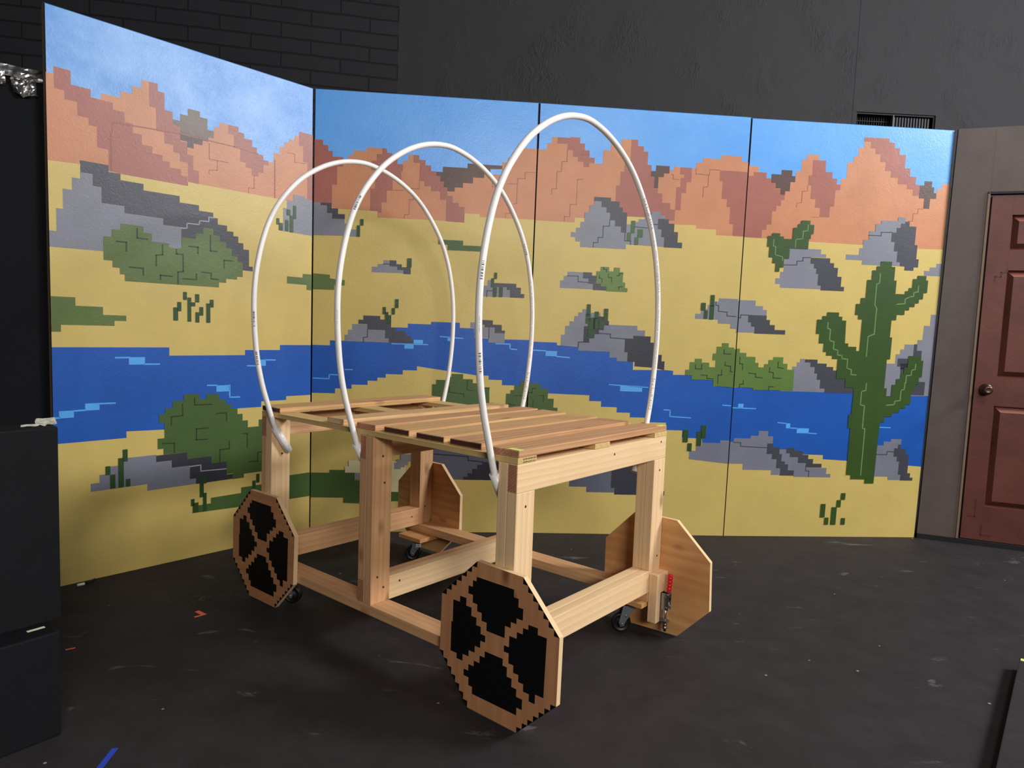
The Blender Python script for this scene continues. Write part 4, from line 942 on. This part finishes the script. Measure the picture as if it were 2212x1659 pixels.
# low riser at the lower right corner
rd = Vector((1.9085-1.4194, 2.5032-1.9010, 0)).normalized()
mb = MB(); mb.box(0, 1.3, -0.9, 0, 0, 0.05, bev=0.003)
o = mb.build('low_riser', black_paint('riser_black', lin(50, 47, 48), 0.55, 0.3), origin=Vector((0, 0, 0)))
o.location = (1.9085, 2.5032, 0)
o.rotation_euler = (0, 0, math.atan2(rd.y, rd.x))
M_r = Matrix.Rotation(math.atan2(rd.y, rd.x), 4, 'Z')
mb = MB(); mb.box(0, 0.9, -1.3, 0, 0, 0.05, bev=0.003)
bpy.data.meshes.remove(o.data)
o = mb.build('low_riser', black_paint('riser_black_paint', lin(50, 47, 48), 0.55, 0.3), origin=Vector((0, 0, 0)))
o.location = (1.9085, 2.5032, 0)
o.rotation_euler = (0, 0, math.atan2(rd.y, rd.x)-math.pi/2)
tag(o, 'low black riser platform entering at the bottom right corner', 'riser')
pr = Vector((rd.y, -rd.x, 0))
c0 = Vector((1.9085, 2.5032, 0))-rd*0.020+pr*0.004
strip('glow_tape', GLOW, [(c0.x, c0.y), (c0.x+pr.x*0.06, c0.y+pr.y*0.06)], 0.022, 0.05, 'pale yellow glow tape on the corner of the low riser at the right edge')

# ------------------------------------------------------------------ the wagon
A_ = 0.8786371; O_ = Vector((0.0284223, 2.0677355, 0)); S_ = 0.9725
TX, TY = -0.00720378, -0.00546859
Vv = Vector((math.cos(A_), math.sin(A_), 0)); Uu = Vector((-math.sin(A_), math.cos(A_), 0))
Cc = Vector((0, 0, CAM_H))
org = Cc+(O_-Cc)*S_
ZO = org.z
X_ = (Vv+Vector((0, 0, TY))).normalized()
Y_ = Uu+Vector((0, 0, TX)); Y_ = (Y_-X_*Y_.dot(X_)).normalized()
Z_ = X_.cross(Y_)
wagon = empty('covered_wagon', (org.x, org.y, 0))
wagon.matrix_world = Matrix(((X_.x, Y_.x, Z_.x, org.x), (X_.y, Y_.y, Z_.y, org.y), (X_.z, Y_.z, Z_.z, 0), (0, 0, 0, 1)))
tag(wagon, 'raw lumber wagon frame with slatted deck, octagonal painted wheels and three white pipe hoops', 'wagon')
T, D = 0.0381, 0.0889
ZB, ZT, WW, MM, RR = 0.15788, 0.78273, 0.94297, 0.67025, 1.33633
LL = RR+2*T
def P3(v, u, z): return Vector((v*S_, u*S_, z*S_+ZO))
def floor_z(v, u): return -(TX*u+TY*v)*S_                # local height of the floor below a point
def board(name, v0, v1, u0, u1, z0, z1, mat, endmat=None, endaxis=0, endside=None, holes=()):
    mb = MB()
    a, b = P3(v0, u0, z0), P3(v1, u1, z1)
    mb.box(a.x, b.x, a.y, b.y, a.z, b.z, bev=0.0028, endmat=1 if endmat else None, endaxis=endaxis, endside=endside)
    mats = [mat, endmat if endmat else mat]
    if holes:
        for (face, p, q) in holes:                       # screw holes: little dark discs sunk in the face
            if face == 'u0':
                c = P3(p, u0, q); ax = Vector((0, -1, 0))
            else:
                c = P3(v0, p, q); ax = Vector((-1, 0, 0))
            mb.lathe([(0.0006, 0.0), (0.0006, 0.0042), (-0.002, 0.0046)], c, ax, 10, 2)
        mats.append(SCREW)
    return mb.build(name, mats, wagon)
# cross frames
board('top_beam', 0, WW, 0, T, ZT-D, ZT, PINE[0], ENDRED, 0, None, [('u0', 0.55, ZT-0.03), ('u0', 0.90, ZT-0.02)])
board('top_beam', D, WW-D, T, 2*T, ZT-D, ZT, PINE[0])  # unseen second beam, added to keep the gap under the front slat dark
board('top_beam', 0, WW, MM+T, LL-RR+MM, ZT-D, ZT, FIR[0], ENDRED, 0)
board('top_beam', 0, WW, RR+T, LL, ZT-D, ZT, FIR[0], ENDRED, 0)
for v0 in (0, WW-D):
    near = v0 == 0
    board('post', v0, v0+D, 0, T, ZB+D, ZT-D, PINE[2], holes=[('u0', v0+0.045, ZT-D-0.045), ('u0', v0+0.06, ZB+D+0.05)])
    board('post', v0, v0+D, T, 2*T, ZB+D, ZT, PINE[2])
    board('post', v0, v0+D, MM, MM+T, ZB, ZT, FIR[2], holes=[('u0', v0+0.045, ZT-0.075), ('u0', v0+0.055, ZT-0.175), ('u0', v0+0.03, ZB+0.10), ('u0', v0+0.06, ZB+0.055)])
    board('post', v0, v0+D, MM+T, MM+2*T, ZB+D, ZT-D, FIR[2])
    board('post', v0, v0+D, RR, RR+T, ZB, ZT, PINE[2] if near else FIR[2], holes=[('u0', v0+0.04, ZB+0.09), ('u0', v0+0.05, ZT-0.16)])
    board('post', v0, v0+D, RR+T, LL, ZB+D, ZT-D, FIR[2])
board('bottom_beam', 0, WW, 0, T, ZB, ZB+D, PINE[0])
board('bottom_beam', 0, WW, T, 2*T, ZB, ZB+D, PINE[0])
board('bottom_beam', D, WW-D, MM, MM+T, ZB, ZB+D, PINE[0], holes=[('u0', D+0.05, ZB+0.06)])
board('bottom_beam', 0, WW, MM+T, MM+2*T, ZB, ZB+D, FIR[0], ENDRED, 0)
board('bottom_beam', D, WW-D, RR, RR+T, ZB, ZB+D, FIR[0], holes=[('u0', WW-D-0.05, ZB+0.05), ('u0', D+0.03, ZB+0.05)])
board('bottom_beam', 0, WW, RR+T, LL, ZB, ZB+D, FIR[0], ENDRED, 0)
for v0 in (0, WW-D):
    board('side_rail', v0, v0+D, 0.0, LL, ZB-T, ZB, FIR[1])
# deck
ZS0, ZS1, ZS2 = ZT, ZT+0.0195, 0.8245
def stamp_mesh(mb, cx, y, cz, w, h, mat, seed):
    """worn lumber stamp: two rows of broken, unreadable strokes"""
    rnd = random.Random(seed)
    for row, (zz, hh) in enumerate(((cz+h*0.22, h*0.34), (cz-h*0.26, h*0.26))):
        x = cx-w/2
        while x < cx+w/2:
            ww = rnd.uniform(0.0016, 0.0042)
            h2 = hh*rnd.uniform(0.45, 1.0)
            mb.box(x, x+ww*0.55, y-0.0004, y, zz-h2/2, zz+h2/2, bev=0, mat=mat)
            if rnd.random() < 0.6:
                mb.box(x, x+ww*1.1, y-0.0004, y, zz+h2/2-0.0012, zz+h2/2, bev=0, mat=mat)
            x += ww*1.35
for i, (v0, v1) in enumerate(((0.0, 0.092), (0.42, 0.516), (0.845, WW))):
    mb = MB()
    a, b = P3(v0, 0, ZS0+0.0004), P3(v1, LL, ZS1)
    mb.box(a.x, b.x, a.y, b.y, a.z, b.z, bev=0.0015)
    if i == 0:
        c = P3(0.055, 0, (ZS0+ZS1)/2)
        stamp_mesh(mb, c.x, c.y, c.z, 0.060, 0.018, 1, 5)
    mb.build('deck_stringer', [STRIP, INK], wagon)
SLATS = [(0.0, 0.110, 0.004, 0.940, 1, ENDRED), (0.163, 0.303, 0.016, 0.932, 1, DARKEND), (0.328, 0.463, 0.014, 0.938, 0, DARKEND),
         (0.503, 0.636, 0.018, 0.952, 0, DARKEND), (0.670, 0.777, 0.006, 0.962, 1, ENDRED), (0.856, 0.958, 0.006, 0.972, 2, PINE[0]),
         (1.284, 1.420, 0.006, 0.935, 0, DARKEND)]
for (u0, u1, v0, v1, k, em) in SLATS:
    board('deck_slat', v0, v1, u0, u1, ZS1+0.0003, ZS2, DECK[k], em, 0, -1)
for v0, v1 in ((0.004, 0.055), (0.885, 0.938)):
    mb = MB(); a, b = P3(v0, 0.0, ZS2), P3(v1, 0.024, ZS2)
    if v0 < 0.1:
        a, b = P3(0.006, 0.002, ZS2), P3(0.030, 0.050, ZS2)
    mb.box(a.x, b.x, a.y, b.y, a.z+0.0002, a.z+0.0009, bev=0)
    t = mb.build('glow_tape', GLOW, wagon)
    t['label'] = 'chartreuse glow tape on the deck corner'

# octagonal wheels
CELL = 0.4727/24
LOBES = [
    [(7.7,2.2),(15.4,2.2),(15.4,3.4),(16.35,3.4),(16.35,4.7),(17.3,4.7),(17.3,6.5),(16.1,6.5),(16.1,7.4),(15.0,7.4),(15.0,8.35),(13.85,8.35),(13.85,10.3),(10.1,10.3),(10.1,9.0),(9.0,9.0),(9.0,7.75),(8.0,7.75),(8.0,6.6),(7.0,6.6),(7.0,5.35),(6.0,5.35),(6.0,4.05),(6.9,4.05),(6.9,2.95),(7.7,2.95)],
    [(2.7,7.25),(4.2,7.25),(4.2,6.25),(5.6,6.25),(5.6,7.5),(6.8,7.5),(6.8,8.85),(7.9,8.85),(7.9,10.05),(8.9,10.05),(8.9,11.2),(9.9,11.2),(9.9,12.3),(8.9,12.3),(8.9,13.5),(7.75,13.5),(7.75,14.65),(6.45,14.65),(6.45,15.7),(5.15,15.7),(5.15,16.85),(3.8,16.85),(3.8,16.0),(2.4,16.0),(2.4,11.0),(2.7,11.0)],
    [(14.8,9.65),(16.25,9.65),(16.25,8.6),(17.4,8.6),(17.4,7.6),(18.4,7.6),(18.4,6.8),(20.2,6.8),(20.2,7.8),(21.9,7.8),(21.7,17.0),(20.15,17.0),(20.15,18.5),(19.0,18.5),(19.0,17.4),(17.85,17.4),(17.85,16.25),(16.85,16.25),(16.85,15.15),(15.8,15.15),(15.8,14.0),(14.8,14.0),(14.8,12.45),(13.8,12.45),(13.8,11.45),(14.8,11.45)],
    [(9.9,13.7),(13.65,13.7),(13.65,14.75),(14.55,14.75),(14.55,16.2),(15.55,16.2),(15.55,17.5),(16.55,17.5),(16.55,18.7),(17.75,18.7),(17.75,20.35),(16.7,20.35),(16.7,21.6),(7.45,21.6),(7.45,20.45),(6.6,20.45),(6.6,19.15),(5.5,19.15),(5.5,18.05),(6.5,18.05),(6.5,16.95),(7.65,16.95),(7.65,16.0),(8.85,16.0),(8.85,14.75),(9.9,14.75)]]
def wheel(uc, zc, near, painted, verts=None):
    h = 0.2360; s = 0.0955
    ang = [(s, h), (h, s), (h, -s), (s, -h), (-s, -h), (-h, -s), (-h, s), (-s, h)]     # (du towards front is +x on the pattern)
    if verts:
        ang = [(uc-u, z-zc) for u, z in verts]
    th = 0.0185
    va, vb2 = (-th-0.0006, -0.0006) if near else (WW+0.0006, WW+0.0006+th)
    outer = va if near else vb2
    mb = MB()
    fn = lambda a, b, d: P3(d, uc-a, zc+b)
    mb.prism(ang, fn, va, vb2, 0, 1)
    for f in mb.bm.faces:
        if len(f.verts) == 8:
            f.normal_update()
    if painted:
        sg = -1 if near else 1
        po = outer+sg*0.0004
        for L in LOBES:
            mb.poly([fn((x-12)*CELL, (12-y)*CELL, po) for x, y in L], 2)
        # saw-tooth black corners along the four slanting edges
        for (p, q) in ((ang[7], ang[6]), (ang[0], ang[1]), (ang[2], ang[3]), (ang[5], ang[4])) if not verts else ((ang[0], ang[7]), (ang[1], ang[2]), (ang[3], ang[4]), (ang[6], ang[5])):
            n = 7
            for i in range(n):
                a = (p[0]+(q[0]-p[0])*i/n, p[1]+(q[1]-p[1])*i/n)
                b = (p[0]+(q[0]-p[0])*(i+1)/n, p[1]+(q[1]-p[1])*(i+1)/n)
                inner = (min((a[0], b[0]), key=abs), min((a[1], b[1]), key=abs))
                mb.poly([fn(a[0], a[1], po), fn(b[0], b[1], po), fn(inner[0], inner[1], po)], 2)
    w = mb.build('wagon_wheel', [(PLYOUT if uc < 0.5 else PLYOUTH) if painted else PLY, PLYEDGE, BLACKPAINT], wagon)
    if painted:
        w['label'] = 'octagonal plywood wheel painted with black stepped spokes' 
    return w
wheel(0.0474, 0.2179, True, True, [(0.132, 0.461), (-0.053, 0.457), (-0.192, 0.315), (-0.190, 0.111), (-0.048, -0.025), (0.156, -0.023), (0.287, 0.127), (0.283, 0.319)])
wheel(1.3700, 0.2173, True, True, [(1.467, 0.453), (1.265, 0.455), (1.130, 0.318), (1.136, 0.116), (1.269, -0.016), (1.473, -0.018), (1.611, 0.120), (1.609, 0.310)])
wheel(0.0225, 0.2130, False, False, [(0.122, 0.450), (-0.066, 0.448), (-0.214, 0.311), (-0.221, 0.117), (-0.092, -0.019), (0.117, -0.027), (0.259, 0.112), (0.260, 0.309)])
wheel(1.3680, 0.2360, False, False)

# casters under plywood pads
def caster(v, u, du, ang, label=False, padsize=(0.10, 0.16)):
    fz = floor_z(v, u)
    ztop = P3(0, 0, ZB-T).z
    mb = MB()
    a = P3(v, u, 0)
    for k in range(2):
        mb.box(a.x-padsize[0]/2*S_, a.x+padsize[0]/2*S_, a.y-padsize[1]/2*S_, a.y+padsize[1]/2*S_, ztop-0.0095*(k+1), ztop-0.0095*k-0.0004, bev=0.001)
    mb.build('caster_pad', PLYEDGE if False else PLY, wagon)
    zp = ztop-0.0195
    ca, sa = math.cos(ang), math.sin(ang)
    off = 0.033
    wc = Vector((a.x+ca*off, a.y+sa*off, fz+0.0385))      # swivel trail
    axd = Vector((-sa, ca, 0))
    mb = MB()
    mb.box(a.x-0.034, a.x+0.034, a.y-0.044, a.y+0.044, zp-0.003, zp, bev=0.0008)
    mb.lathe([(0, 0.0), (0, 0.026), (0.006, 0.029), (0.012, 0.026), (0.014, 0.0)], (a.x, a.y, zp-0.003), (0, 0, -1), 24)
    cst = mb.build('caster', DARKSTEEL, wagon)
    cst['label'] = 'swivel caster with black wheel'
    mb = MB()
    for sgn in (-1, 1):                                   # two tapered fork cheeks
        o = axd*sgn*0.021
        top = Vector((a.x, a.y, zp-0.014))
        d = Vector((ca, sa, 0))
        outline = [top-d*0.022, top+d*0.030, wc+d*0.012+Vector((0, 0, 0.006)), wc+d*0.006+Vector((0, 0, -0.012)), wc-d*0.008+Vector((0, 0, -0.010)), wc-d*0.014+Vector((0, 0, 0.008))]
        q = [mb.bm.verts.new(p+o) for p in outline]; r = [mb.bm.verts.new(p+o+axd*sgn*0.003) for p in outline]
        mb.bm.faces.new(q); mb.bm.faces.new(r[::-1])
        for i in range(6):
            mb.bm.faces.new((q[i], r[i], r[(i+1) % 6], q[(i+1) % 6]))
        mb.lathe([(0.0, 0.0), (0.0, 0.0075), (0.005, 0.0065), (0.005, 0.0)], wc+o+axd*sgn*0.003, axd*sgn, 12)
        mb.lathe([(0.0, 0.004), (0.0, 0.0065), (0.0015, 0.006), (0.0015, 0.0)], top*0.45+wc*0.55+o+axd*sgn*0.003, axd*sgn, 12)
    mb.box(a.x-0.022, a.x+0.022, a.y-0.022, a.y+0.022, zp-0.020, zp-0.012, bev=0.002)
    mb.build('caster_fork', FORKSTEEL, cst)
    mb = MB()
    mb.lathe([(-0.0145, 0.0), (-0.0145, 0.014), (-0.010, 0.018), (-0.010, 0.028), (-0.0145, 0.031), (-0.012, 0.0365), (-0.006, 0.0385), (0.006, 0.0385), (0.012, 0.0365), (0.0145, 0.031), (0.010, 0.028), (0.010, 0.018), (0.0145, 0.014), (0.0145, 0.0)], wc, axd, 32)
    mb.build('caster_wheel', RUBBER, cst)
    if label:
        mb = MB()
        s = -1 if axd.dot(Vector((-0.4, -0.9, 0))) < 0 else 1
        c = Vector((a.x, a.y, zp-0.030))+Vector((ca, sa, 0))*0.004+axd*s*0.0245
        for (x0, x1, z0, z1, m) in ((-0.012, 0.012, -0.013, 0.013, 0), (-0.008, 0.008, 0.003, 0.009, 1), (-0.008, 0.008, -0.009, -0.005, 1)):
            e = axd*s*(0.0006 if m else 0.0003)
            d = Vector((ca, sa, 0))
            mb.poly([c+e+d*x0+Vector((0, 0, z0)), c+e+d*x1+Vector((0, 0, z0)), c+e+d*x1+Vector((0, 0, z1)), c+e+d*x0+Vector((0, 0, z1))], m)
        mb.build('caster_label', [WHITELAB, RUBBER], cst)
caster(0.060, 0.085, 0, math.radians(60))
caster(WW-0.075, 0.085, 0, math.radians(131))
caster(0.060, LL-0.10, 0, math.radians(-60))
caster(WW-0.105, LL-0.105, 0, math.radians(131), True, (0.15, 0.16))

# hoops of white pipe
HOOP = [(-0.020, 0.790), (-0.040, 0.860), (-0.062, 0.935), (-0.080, 1.020), (-0.091, 1.110), (-0.097, 1.200), (-0.0975, 1.280), (-0.092, 1.355), (-0.080, 1.430), (-0.062, 1.505), (-0.036, 1.580), (0.000, 1.650), (0.045, 1.712), (0.095, 1.767), (0.150, 1.812), (0.215, 1.853), (0.285, 1.884), (0.355, 1.902), (0.425, 1.908), (0.495, 1.899), (0.565, 1.880), (0.637, 1.850), (0.708, 1.808), (0.772, 1.754), (0.836, 1.682), (0.890, 1.603), (0.932, 1.512), (0.957, 1.430), (0.974, 1.345), (0.983, 1.255), (0.984, 1.155), (0.979, 1.070), (0.968, 0.980), (0.952, 0.890), (0.936, 0.820), (0.920, 0.765)]
HOOPU = [(2*T+0.0125, 0.0, 0.0, 1.0), (MM+2*T+0.0125, -0.004, 0.022, 1.0), (RR-0.0185, 0.002, 0.060, 1.004)]
def spline(pts, n=8):
    out = []
    P = [pts[0]]+pts+[pts[-1]]
    for i in range(1, len(P)-2):
        p0, p1, p2, p3 = P[i-1], P[i], P[i+1], P[i+2]
        for k in range(n):
            t = k/n
            out.append(0.5*((2*p1)+(p2-p0)*t+(2*p0-5*p1+4*p2-p3)*t*t+(3*p1-p0-3*p2+p3)*t**3))
    out.append(P[-2])
    return out
SOCKET = {0: ((-0.004, 0.744), (0.054, -0.098)), 1: (( -0.006, 0.747), (0.052, -0.096)), 2: ((0.006, 0.737), (0.062, -0.098))}
FARTOP, FARDIR = (0.914, 0.742), (-0.045, -0.100)
def hoop_pts(i, u, d0, d1, zs):
    (sv, sz), (dv, dz) = SOCKET[i]
    res = [P3(sv+dv*0.5, u, sz+dz*0.5), P3(sv, u, sz)]
    for v, z in HOOP:
        if z < 0.83:
            continue
        t = max(0.0, min(1.0, (v+0.1)/1.08))
        t = t*t*(3-2*t)
        res.append(P3(v+d0*(1-t)+d1*t, u, 0.79+(z-0.79)*zs))
    fv = FARTOP[0]+d1
    res += [P3(fv, u, FARTOP[1]), P3(fv+FARDIR[0]*0.5, u, FARTOP[1]+FARDIR[1]*0.5)]
    return spline(res)
RP = 0.0107*S_
def arc(pts):
    L = [0.0]
    for a, b in zip(pts, pts[1:]):
        L.append(L[-1]+(b-a).length)
    return L
def wrap_fn(pts, L):
    def at(s):
        s = max(0.0, min(L[-1]-1e-6, s))
        lo, hi = 0, len(L)-1
        while hi-lo > 1:
            m = (lo+hi)//2
            if L[m] <= s: lo = m
            else: hi = m
        t = (s-L[lo])/(L[hi]-L[lo])
        a, b = pts[lo], pts[hi]
        tan = (b-a).normalized()
        return a+(b-a)*t, tan
    return at
_tcache = {}
def text_tris(txt):
    if txt not in _tcache:
        cu = bpy.data.curves.new('txt', 'FONT')
        cu.body = txt; cu.size = 1.0; cu.resolution_u = 2; cu.space_character = 1.25
        ob = bpy.data.objects.new('txt', cu)
        COL.objects.link(ob)
        dg = bpy.context.evaluated_depsgraph_get()
        me = bpy.data.meshes.new_from_object(ob.evaluated_get(dg))
        vs = [v.co.copy() for v in me.vertices]
        fs = [tuple(p.vertices) for p in me.polygons]
        bpy.data.objects.remove(ob); bpy.data.curves.remove(cu); bpy.data.meshes.remove(me)
        _tcache[txt] = (vs, fs)
    return _tcache[txt]
def print_on(mb, at, s0, sdir, txt, size, face, mat):
    """letters laid on the pipe: s0 start, sdir +1/-1 along the path, face(n_out) -> facing direction"""
    vs, fs = text_tris(txt)
    nv = []
    for v in vs:
        p, t = at(s0+sdir*v.x*size)
        nrm = face(t)
        nrm = (nrm-t*nrm.dot(t)).normalized()
        side = nrm.cross(t*sdir)                          # letter up
        th = (v.y-0.35)*size/RP
        nv.append(mb.bm.verts.new(p+(nrm*math.cos(th)+side*math.sin(th))*(RP+0.0003)))
    for f in fs:
        try:
            mb.bm.faces.new([nv[i] for i in f]).material_index = mat
        except ValueError:
            pass
    return max(v.x for v in vs)*size
def bars_on(mb, at, s0, length, face, half, seed, mat):
    rnd = random.Random(seed)
    s = s0
    while s < s0+length:
        w = rnd.choice((0.0012, 0.0012, 0.0025, 0.0035))
        rows = []
        for ss in (s, s+w):
            p, t = at(ss)
            nrm = face(t); nrm = (nrm-t*nrm.dot(t)).normalized(); side = nrm.cross(t)
            rows.append([mb.bm.verts.new(p+(nrm*math.cos(th)+side*math.sin(th))*(RP+0.0003)) for th in (-half, -half/2, 0, half/2, half)])
        for i in range(4):
            mb.bm.faces.new((rows[0][i], rows[0][i+1], rows[1][i+1], rows[1][i])).material_index = mat
        s += w+rnd.choice((0.0012, 0.0025, 0.004))
def ticks_on(mb, at, s0, length, face, seed, mat, hgt=0.003):
    """faint unreadable small print"""
    rnd = random.Random(seed)
    s = s0
    while s < s0+length:
        if rnd.random() < 0.75:
            p, t = at(s); q, _ = at(s+0.0018)
            nrm = face(t); nrm = (nrm-t*nrm.dot(t)).normalized(); side = nrm.cross(t)
            h = hgt*rnd.uniform(0.5, 1.0)/RP/2
            v = [x+(nrm*math.cos(th)+side*math.sin(th))*(RP+0.0003) for x, th in ((p, -h), (q, -h), (q, h), (p, h))]
            mb.bm.faces.new([mb.bm.verts.new(c) for c in v]).material_index = mat
        s += 0.0042
YY = Vector((0, 1, 0))
def facing(a_out, a_front):
    return lambda t: (YY.cross(t)*-1.0)*a_out*-1.0 + Vector((0, -1, 0))*a_front
for i, (u, e0, e1, zs) in enumerate(HOOPU):
    pts = hoop_pts(i, u, e0, e1, zs)
    mb = MB(); mb.tube(pts, RP, 20)
    hp = mb.build('hoop', PVC, wagon)
    L = arc(pts); at = wrap_fn(pts, L); TL = L[-1]
    out = lambda t: t.cross(YY)                            # candidates for the outward normal of the arch
    sgn = 1 if out((pts[len(pts)//2+1]-pts[len(pts)//2-1]).normalized()).z > 0 else -1
    right = lambda t: -0.72*sgn*t.cross(YY)+Vector((0, -0.66, 0))
    left = lambda t: 0.55*sgn*t.cross(YY)+Vector((0, -0.83, 0))
    under = lambda t: -0.45*sgn*t.cross(YY)+Vector((0, -0.89, 0))
    def mark(name, fn, *args):
        mb = MB()
        r = fn(mb, at, *args)
        o = mb.build(name, [PVCPRINT, PVCBLACK], hp, origin='keep')
        o.location = -hp.location
        return r
    if i < 2:
        s = TL-(0.19 if i == 0 else 0.17)
        s -= mark('pipe_lettering', print_on, s, -1, 'CHARLOTTE PIPE', 0.0135, right, 0)+0.02
        mark('pipe_small_print', ticks_on, s-0.40, 0.38, right, 3+i, 0)
        s -= 0.44
        if i == 0:
            mark('pipe_small_print', ticks_on, s-0.20, 0.14, right, 8, 0)
            mark('pipe_lettering', print_on, TL*0.69, -1, 'CHARLOTTE PIPE', 0.0135, under, 1)
            mark('pipe_small_print', ticks_on, TL*0.72, 0.16, under, 18, 1)
    mark('pipe_barcode', bars_on, TL*(0.215 if i == 0 else 0.30 if i == 1 else 0.16), 0.055, left, 0.35, 11+i, 1)
    if i != 1:
        mark('pipe_barcode', bars_on, TL*(0.125 if i == 0 else 0.11), 0.055, left, 0.35, 21+i, 1)
    if i == 1:
        mark('pipe_barcode', bars_on, TL*0.70, 0.05, right, 0.35, 31, 1)
    mark('pipe_small_print', ticks_on, TL*0.165, 0.05, left, 41+i, 1, 0.002)
    # sockets: short lengths of bigger pipe screwed to the posts, leaning inwards
    RS = 0.0167*S_
    for side in (0, 1):
        if side == 0:
            (sv, sz), (dv, dz) = SOCKET[i]
        else:
            (sv, sz), (dv, dz) = (FARTOP[0]+e1, FARTOP[1]), FARDIR
        top = P3(sv, u, sz); d = Vector((dv, 0, dz)).normalized(); ln = 0.118
        a, b = top, top+d*ln
        mb = MB()
        nseg = 24
        upv = Vector((0, 1, 0)); w = d.cross(upv)
        ring = lambda p, r: [mb.bm.verts.new(p+upv*r*math.cos(k*2*math.pi/nseg)+w*r*math.sin(k*2*math.pi/nseg)) for k in range(nseg)]
        Rg = [ring(a, RS), ring(b, RS), ring(b, RS-0.003), ring(a, RS-0.003)]
        for q in range(4):
            for k in range(nseg):
                f = mb.bm.faces.new((Rg[q][k], Rg[q][(k+1) % nseg], Rg[(q+1) % 4][(k+1) % nseg], Rg[(q+1) % 4][k])); f.smooth = q in (0, 2)
        if side == 0 and i == 2:                           # marker scribble along the rear socket
            rnd = random.Random(4)
            for k in range(16):
                t = 0.10+0.85*k/16
                c = a+(b-a)*t
                nr = Vector((0, -1, 0)); sd = nr.cross(d)
                for m_ in range(rnd.choice((0, 1, 2))):
                    th = rnd.uniform(-0.25, 0.25); dl = rnd.uniform(0.0015, 0.004)
                    v4 = [c+d*x+(nr*math.cos(th+y)+sd*math.sin(th+y))*(RS+0.0004) for x, y in ((0, 0), (dl, 0.03), (dl, 0.12), (0, 0.09))]
                    mb.bm.faces.new([mb.bm.verts.new(p) for p in v4]).material_index = 1
        mb.build('hoop_socket', [PVC, PVCBLACK], wagon)

# clamp block and toggle clamp on the front right corner
board('clamp_block', WW-D+0.004, WW+0.002, -T, -0.0004, 0.040, 0.236, PINE[2])
cl = P3(WW-0.040, -T, 0.15)
mb = MB()
yf = cl.y
mb.box(cl.x-0.016, cl.x+0.016, yf-0.003, yf-0.0003, cl.z-0.105, cl.z+0.012, bev=0.0006)           # base plate
for sx in (-0.012, 0.010):
    mb.box(cl.x+sx, cl.x+sx+0.002, yf-0.034, yf-0.003, cl.z-0.055, cl.z+0.010, bev=0.0008)        # side cheeks
for dz, dy in ((-0.004, 0.020), (-0.030, 0.012), (-0.045, 0.026), (0.006, 0.028)):
    mb.tube([(cl.x-0.016, yf-dy, cl.z+dz), (cl.x+0.016, yf-dy, cl.z+dz)], 0.0038, 10)             # rivets
mb.box(cl.x-0.013, cl.x+0.013, yf-0.030, yf-0.003, cl.z-0.108, cl.z-0.098, bev=0.001)             # U guide
tc_ = mb.build('toggle_clamp', STEEL, wagon)
tc_['label'] = 'steel toggle clamp with red grip'
mb = MB(); mb.tube([(cl.x, yf-0.018, cl.z-0.03), (cl.x, yf-0.019, cl.z-0.142)], 0.0052, 14)
mb.lathe([(0, 0), (0, 0.0095), (0.008, 0.0095), (0.008, 0)], (cl.x, yf-0.0187, cl.z-0.110), (0, 0, -1), 6)
mb.lathe([(0, 0), (0, 0.0095), (0.008, 0.0095), (0.008, 0)], (cl.x, yf-0.0187, cl.z-0.124), (0, 0, -1), 6)
mb.build('clamp_spindle', STEEL, tc_)
mb = MB()
mb.box(cl.x-0.003, cl.x+0.003, yf-0.034, yf-0.020, cl.z-0.005, cl.z+0.03, bev=0.0008, mat=0)
prof = []
for k in range(26):
    t = k/25
    prof.append((0.016+0.070*t, 0.0098+0.0013*math.cos(t*math.pi*10) if 0 < k < 25 else 0.0))
mb.lathe([(0.016, 0.0), (0.016, 0.009)]+prof[1:25]+[(0.086, 0.008), (0.086, 0.0)], (cl.x, yf-0.027, cl.z), (0, -0.05, 1), 20, 1)
mb.build('clamp_handle', [STEEL, REDGRIP], tc_)
